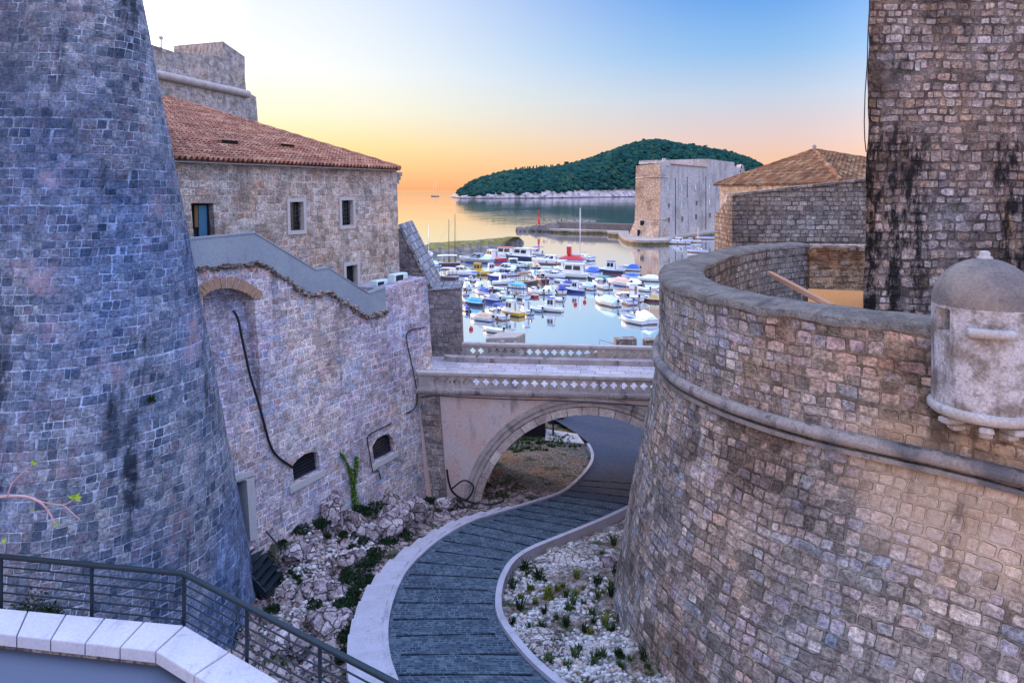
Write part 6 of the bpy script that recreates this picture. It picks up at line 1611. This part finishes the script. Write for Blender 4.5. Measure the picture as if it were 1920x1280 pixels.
# rocks
def rockmat(name, lo_, mid, hi_, sc=1.0):
    m, t, b = new_mat(name); gp = t.node('ShaderNodeNewGeometry').outputs['Position']
    wv = t.vm('SCALE', t.vm('SUBTRACT', t.noise(gp, 2.2 * sc, 4, .6, 1), (.5, .5, .5))); wv.node.inputs['Scale'].default_value = .45
    q = t.vm('ADD', gp, wv); ve = t.voro(q, 2.6 * sc, 'DISTANCE_TO_EDGE').outputs['Distance']; vc = t.white(t.voro(q, 2.6 * sc).outputs['Position'])
    n1, n2 = t.noise(gp, 4 * sc, 5, .7), t.noise(gp, 17, 4, .7); cr_ = t.ss(ve, .0, .07)
    c = t.ramp(t.m('ADD', t.m('MULTIPLY', n1, .75), t.m('MULTIPLY', vc, .3)), [(.35, lo_), (.52, mid), (.72, hi_)])
    c = t.mix(1.0, c, t.ramp(n2, [(.3, (.5, .48, .48)), (.7, (1.35, 1.35, 1.35))]), 'MULTIPLY'); c = t.mix(cr_, t.mix(1.0, c, (.22, .2, .2), 'MULTIPLY'), c)
    t.put(b.inputs['Base Color'], c); b.inputs['Roughness'].default_value = .95; b.inputs['Specular IOR Level'].default_value = .1
    t.put(b.inputs['Normal'], t.bump(t.m('ADD', t.m('MULTIPLY', cr_, .6), t.m('ADD', n1, t.m('MULTIPLY', n2, .6))), 1.0, .09)); return m
M['rock'] = rockmat('boulder_rock', (.15, .115, .115), (.44, .355, .36), (.66, .565, .56))
M['whiterock'] = rockmat('white_rock', (.26, .2, .17), (.50, .43, .39), (.66, .60, .57), 1.5)
rp = catmull([gz(575, 945, -11.5), gz(600, 968, -11.6), gz(628, 990, -11.7), gz(662, 1008, -11.8), (gz(700, 1012, -12.0)), gz(738, 996, -12.1), gz(772, 978, -12.3), gz(806, 986, -12.4)], 14)
mb = MB(); rg = []
for i, p in enumerate(rp):
    t_ = (rp[min(i + 1, len(rp) - 1)] - rp[max(i - 1, 0)]).normalized(); sd = Vector((-t_.y, t_.x, 0)).normalized(); r_ = .40 + .16 * N3(p, .9)
    ring_ = []
    for k in range(30):
        a = 2 * math.pi * k / 30; v_ = sd * math.cos(a) * r_ * 1.15 + Vector((0, 0, math.sin(a) * r_ * 1.25)); k_ = .95 + .45 * fbm(p + v_, 1.7, 5) + .35 * (.4 - abs(N3(p + v_, 2.3))); ring_.append(p + v_ * k_ + Vector((0, 0, .12)))
    rg.append(ring_)
mb.loft(rg, True, True, False); tag(mb.build('rock_outcrop', M['rock']), 'knobbly pale rock ridge curving round a dark hollow at the terrace wall foot', 'rock')
def rock(px_, py_, zr, r_, mt, lb, sq=(1, 1, .6), nm='boulder'):
    p = gz(px_, py_, zr); mb = MB(); bv, bf = ICO[3]; sd_ = random.random() * 50
    i0 = 0
    for q in bv:
        k = .95 + .35 * mnoise.noise(q * 1.3 + Vector((sd_, 0, 0))) + .22 * (1 - 2.6 * abs(mnoise.noise(q * 2.6 + Vector((0, sd_, 0))))) + .12 * mnoise.noise(q * 7 + Vector((0, 0, sd_)))
        k = min(k, 1.1 + .1 * mnoise.noise(q * 5)); mb.vert(p + Vector((q.x * sq[0], q.y * sq[1], q.z * sq[2])) * (r_ * k))
    for f in bf: mb.face(f, None, True)
    return tag(mb.build(nm, M[mt]), lb, 'rock')
random.seed(12)
rock(1068, 1052, -12.2, .55, 'whiterock', 'flat white boulder just below the inside of the right kerb', (1.3, 1, .5))
rock(1040, 1035, -12.2, .3, 'whiterock', 'small white boulder next to the kerb wall in the pebbles', (1, 1, .8))
rock(1003, 1200, -10.95, .42, 'whiterock', 'broad low white rock slab close to the kerb in the pebble garden', (1.5, .8, .3))
rock(1030, 1228, -10.8, .36, 'whiterock', 'warm tan rock beside the broad white slab in the pebbles', (1.2, .9, .4))
rock(1190, 1205, -10.95, .30, 'whiterock', 'pointed tan boulder against the foot of the round bastion', (1.1, .9, .8))
rock(1140, 1065, -11.7, .28, 'rock', 'round grey boulder high up beside the bastion foot', (1.1, 1, .8))
rock(835, 958, -13.1, .35, 'rock', 'grey boulder beneath the bridge foot beside the stair band', (1.3, 1, .7))
for k, (px_, py_, r_, lb) in enumerate(((600, 1120, .55, 'large pinkish rock in the middle of the left rocky slope'), (560, 1060, .4, 'pinkish rock just right of the iron stair foot'), (620, 1190, .5, 'cracked pale rock low on the left slope near the stair band'), (540, 1230, .5, 'big pink rock seen behind the iron railing bars'), (660, 1060, .35, 'pink rock beside the dark bushes of the stair band'), (590, 1260, .45, 'lowest pink rock of the left slope at the picture bottom'), (640, 1130, .3, 'small pale rock beside the middle of the stair band'))):
    rock(px_, py_, -11.8, r_, 'rock', lb, (1.2, 1, .7))
M['pebble'] = None
m, t, b = new_mat('pebbles'); tn = t.node('ShaderNodeAttribute', attribute_name='tint').outputs['Fac']; gp = t.node('ShaderNodeNewGeometry').outputs['Position']
c = t.ramp(tn, [(.05, (.17, .145, .14)), (.3, (.33, .30, .29)), (.6, (.46, .43, .42)), (.85, (.58, .54, .53)), (.97, (.42, .29, .23))]); c = t.mix(1.0, c, t.ramp(t.noise(gp, 25, 3), [(.3, (.8, .8, .8)), (.7, (1.12, 1.12, 1.12))]), 'MULTIPLY')
t.put(b.inputs['Base Color'], c); b.inputs['Roughness'].default_value = .85; M['pebble'] = m
random.seed(33)
def scatter(n, box, zr, rlo, rhi, right, nm, lb, clump=.0):
    mb = MB(); k = 0; tries = 0
    while k < n and tries < n * 12:
        tries += 1; px_, py_ = random.uniform(box[0], box[2]), random.uniform(box[1], box[3]) 
        z0_ = np.interp(py_, [960, 1100, 1290], [-12.6, -11.6, -10.5]) if right else zr
        p = gz(px_, py_, z0_); g, lf = path_gap(p.x, p.y)
        if (right and (lf or g < .24)) or (not right and (not lf or g < 1.0)): continue
        if clump and N3((p.x, p.y, 0), .9) < clump - random.random() * .5: continue
        r_ = rlo + (rhi - rlo) * random.random() ** 2.2; mb.cur = random.random()
        mb.blob(p + Vector((0, 0, r_ * .35)), r_, 1, .35, random.random() * 99, (1.15, .95, .75)); mb.sm[-80:] = [True] * 80; k += 1
    mb.cur = .5
    return tag(mb.build(nm, M['pebble']), lb, 'pebbles', kind='stuff')
scatter(6500, (930, 985, 1330, 1300), 0, .016, .066, True, 'pebbles', 'white pebbles covering the garden between path and bastion', .30)
scatter(1500, (490, 1020, 700, 1190), -11.9, .02, .075, False, 'pebbles', 'pale pebbles scattered at the foot of the iron stair', .3)
# weeds, bushes, creeper, twig
M['leaf'] = plain('leaf_green', (.045, .075, .02), .7, 0, .5, 9, 0, .2); M['leafdark'] = plain('leaf_dark', (.016, .034, .014), .8, 0, .5, 7, 0, .1); M['leafbright'] = plain('leaf_bright', (.22, .34, .03), .6, 0, .3, 5); M['dry'] = plain('dry_stem', (.15, .12, .05), .9, 0, .3, 5); M['twig'] = plain('twig_bark', (.42, .25, .26), .8, 0, .3, 14)
def tuft(mb, o, h_, n, spread=.5, lw=.018):
    for k in range(n):
        a = random.uniform(0, 6.283); l_ = h_ * random.uniform(.5, 1.1); d_ = Vector((math.cos(a), math.sin(a), 0)); sd = Vector((-d_.y, d_.x, 0)) * lw * random.uniform(.6, 1.4)
        b0 = o + d_ * random.uniform(0, .06) * (1 + spread); m1 = b0 + d_ * l_ * spread * .3 + Vector((0, 0, l_ * .6)); tp2 = b0 + d_ * l_ * spread * .9 + Vector((0, 0, l_ * random.uniform(.75, 1.0)))
        mb.poly([b0 - sd, b0 + sd, m1 + sd * .9, m1 - sd * .9]); mb.poly([m1 - sd * .9, m1 + sd * .9, tp2])
def bush(mb, o, r_, n, ls=.05, fl=.8):
    for k in range(n):
        v_ = Vector((random.gauss(0, 1), random.gauss(0, 1), random.gauss(0, 1))).normalized() * r_ * random.random() ** .4; v_.z = abs(v_.z) * fl; v_ *= 1 + .5 * N3(v_ + o, 3)
        c_ = o + v_; a = Vector((random.gauss(0, 1), random.gauss(0, 1), random.gauss(0, 1))).normalized(); b2 = a.cross(Vector((random.gauss(0, 1), random.gauss(0, 1), random.gauss(0, 1)))).normalized(); s_ = ls * random.uniform(.6, 1.3)
        mb.poly([c_ - a * s_, c_ + b2 * s_ * .5, c_ + a * s_, c_ - b2 * s_ * .5])
random.seed(8)
wp_ = [(985, 1068, .55, 'leafdark'), (960, 1110, .5, 'leafdark'), (975, 1150, .4, 'leafdark'), (1010, 1090, .6, 'leafdark'), (1060, 1120, .4, 'leaf'), (1075, 1140, .4, 'leaf'), (1120, 1100, .35, 'leafdark'), (1145, 1130, .4, 'leafdark'), (1165, 1160, .4, 'leafdark'), (1185, 1180, .3, 'leafdark'),
       (1110, 1160, .25, 'leaf'), (1140, 1190, .2, 'leaf'), (1045, 1215, .2, 'leaf'), (1210, 1245, .3, 'leafdark'), (1085, 1238, .2, 'leafdark'), (1160, 1240, .22, 'leafdark'), (1240, 1265, .25, 'leaf'), (1150, 1010, .5, 'leaf'), (1130, 1035, .4, 'leaf'), (1020, 1160, .3, 'leafdark'), (1030, 1255, .15, 'leaf'), (1120, 1250, .2, 'leafdark')] + [(1152 + 6 * k, 1085 + 14 * k + 5 * math.sin(k * 3), .22 + .1 * (k % 3), 'leafdark' if k % 3 else 'leaf') for k in range(13)] + [(960 + 17 * (k % 17), 1050 + (k * 71) % 215, .12 + .05 * (k % 5), ('leaf', 'weedyellow', 'leafdark')[k % 3]) for k in range(34)] + [(990 + 13 * k, 1075 + (k * 53) % 120, .16 + .05 * (k % 4), 'weedyellow' if k % 2 else 'leaf') for k in range(14)]
M['weedyellow'] = plain('leaf_yellow', (.13, .14, .03), .8, 0, .5, 9, 0, .1)
for k, (px_, py_, h_, mt) in enumerate(wp_):
    z0_ = np.interp(py_, [960, 1100, 1290], [-12.6, -11.6, -10.5]); p = gz(px_, py_, z0_); mb = MB()
    if k % 3 == 0: bush(mb, p, h_ * .55, 130, .045)
    tuft(mb, p, h_, 26); tag(mb.build('weed', M[mt]), 'wild green weed growing among the white pebbles beside the path', 'weed', 'weeds in the pebble garden')
extra = [(668 + 26 * math.sin(k * 1.7) + max(0, (1080 - y)) * .45, y, .17 + .12 * ((k * 37) % 10) / 10) for k, y in enumerate(range(1010, 1275, 12))] + [(600 + 11 * k, 1022 + 7 * math.sin(k * 2.2), .2) for k in range(9)] + [(520 + 9 * k, 1050 + 12 * k % 90, .13) for k in range(8)]
for k, (px_, py_, r_) in enumerate(extra + [(672, 1105, .38), (690, 1075, .42), (705, 1050, .38), (662, 1140, .30), (655, 1205, .28), (640, 1180, .24), (730, 1010, .4), (700, 965, .55), (675, 975, .45), (590, 1170, .2), (560, 1035, .35), (600, 1020, .3), (760, 995, .3), (645, 1260, .3), (760, 955, .3), (806, 900, .3), (510, 1150, .25), (430, 1190, .3)]):
    p = gz(px_, py_, -11.9); mb = MB(); bush(mb, p + Vector((0, 0, .05)), r_, int(900 * r_), .05, .6); tag(mb.build('shrub', M['leafdark']), 'low dark green shrub in the rocky ground beside the stair band', 'shrub', 'shrubs on the rocky slope')
cr = thing('creeper', 'bright green creeper climbing the terrace wall above the dark hollow', 'plant', tuple(gz(664, 950, -12)))
for pts_, nm in (([(668, 960), (664, 930), (662, 905), (655, 880), (641, 852)], 'stem'), ([(662, 905), (666, 885), (668, 858)], 'stem')):
    q = catmull([LW(*LW.hit(x, y, -.06), -.06) for x, y in pts_], 6); mb = MB(); mb.tube(q, [.05 - .03 * i / len(q) for i in range(len(q))], 5); mb.build(nm, M['leaf'], cr)
    mb = MB(); 
    for i, p in enumerate(q): bush(mb, p, .16 - .09 * i / len(q), 46 - int(30 * i / len(q)), .05, 1.0)
    mb.build('foliage', M['leafbright'] if nm == 'x' else plain('creeper_leaf', (.10, .19, .03), .7, 0, .5, 6), cr)
def tower_hit(px_, py_):
    d_ = 8.0
    while d_ < 40:
        p = P(px_, py_, d_); r_ = Rt(p.z)
        if (p.x < TC.x and p.y > TC.y - r_) or (p.xy - TC.xy).length < r_: return p
        d_ += .02
p = tower_hit(288, 744); mb = MB(); bush(mb, p + Vector((0, -.05, -.08)), .13, 70, .04, 1.0); tag(mb.build('sprig', M['leafdark']), 'tiny green sprig growing from a joint of the round tower', 'plant')
p = tower_hit(75, 1140); mb = MB(); bush(mb, p + Vector((.1, -.3, -.25)), .62, 900, .05, 1.1); tag(mb.build('shrub', M['leafdark']), 'dark bush at the foot of the round tower behind the railing', 'shrub')
tw_ = thing('tree_branch', 'bare pinkish branch with a few bright young leaves reaching in from the left', 'branch', tuple(P(-260, 1180, 6.2)))
bp0 = catmull([P(-330, 1160, 5.4), P(-180, 1010, 5.0), P(-60, 940, 4.6), P(0, 931, 4.5), P(45, 930, 4.5), P(75, 941, 4.4), P(93, 962, 4.4), P(103, 982, 4.4)], 6); mb = MB(); mb.tube(bp0, [.014 - .010 * (i / len(bp0)) for i in range(len(bp0))], 6); mb.build('main_stem', M['twig'], tw_)
for pts_ in ([(70, 938), (95, 944), (118, 946), (132, 940), (140, 934)], [(14, 930), (22, 908), (40, 888), (52, 878), (60, 872)], [(118, 946), (132, 958), (150, 974)]):
    q = catmull([P(x, y, 4.45) for x, y in pts_], 5); mb = MB(); mb.tube(q, [.0055 - .003 * i / len(q) for i in range(len(q))], 5); mb.build('side_twig', M['twig'], tw_)
random.seed(2)
def leaf(c_, ln, a, tilt):
    d_ = Vector((math.cos(a), tilt, math.sin(a))).normalized(); sd = d_.cross(Vector((.2, -1, .3))).normalized(); n_ = d_.cross(sd); mb = MB()
    ct = [c_ + d_ * ln * f - n_ * ln * .25 * f * f for f in (0, .3, .6, 1)]
    w_ = (0.02, .22, .2, .0)
    for i in range(3):
        for s_ in (-1, 1): mb.poly([ct[i], ct[i] + sd * s_ * ln * w_[i], ct[i + 1] + sd * s_ * ln * w_[i + 1], ct[i + 1]] if i < 2 else [ct[i], ct[i] + sd * s_ * ln * w_[i], ct[3]], None, True)
    return mb
for px_, py_, ln, angs_ in ((140, 934, .045, (.1, .9, 1.7, 2.6, -.5)), (61, 871, .04, (.5, 1.6)), (104, 981, .03, (-.4, .6, 2.4, -1.4)), (62, 957, .022, (.4, 2.6)), (50, 966, .015, (.3,)), (2, 1015, .04, (.1, .5))):
    for a in angs_: leaf(P(px_, py_, 4.44), ln, a, random.uniform(-.4, .4)).build('leaf', M['leafbright'], tw_)
# grass behind the arch
random.seed(14); mb = MB()
for k in range(420):
    px_, py_ = random.uniform(930, 1090), random.uniform(790, 850); p = gz(px_, py_, -14.2); g, lf = path_gap(p.x, p.y)
    if lf and g > .3 and p.y < 60 and (N3((p.x, p.y, 0), .5) > -.1): tuft(mb, p, .16, 7, .7, .03)
tag(mb.build('grass', M['leaf']), 'rough green grass beside the road behind the bridge arch', 'grass', kind='stuff')
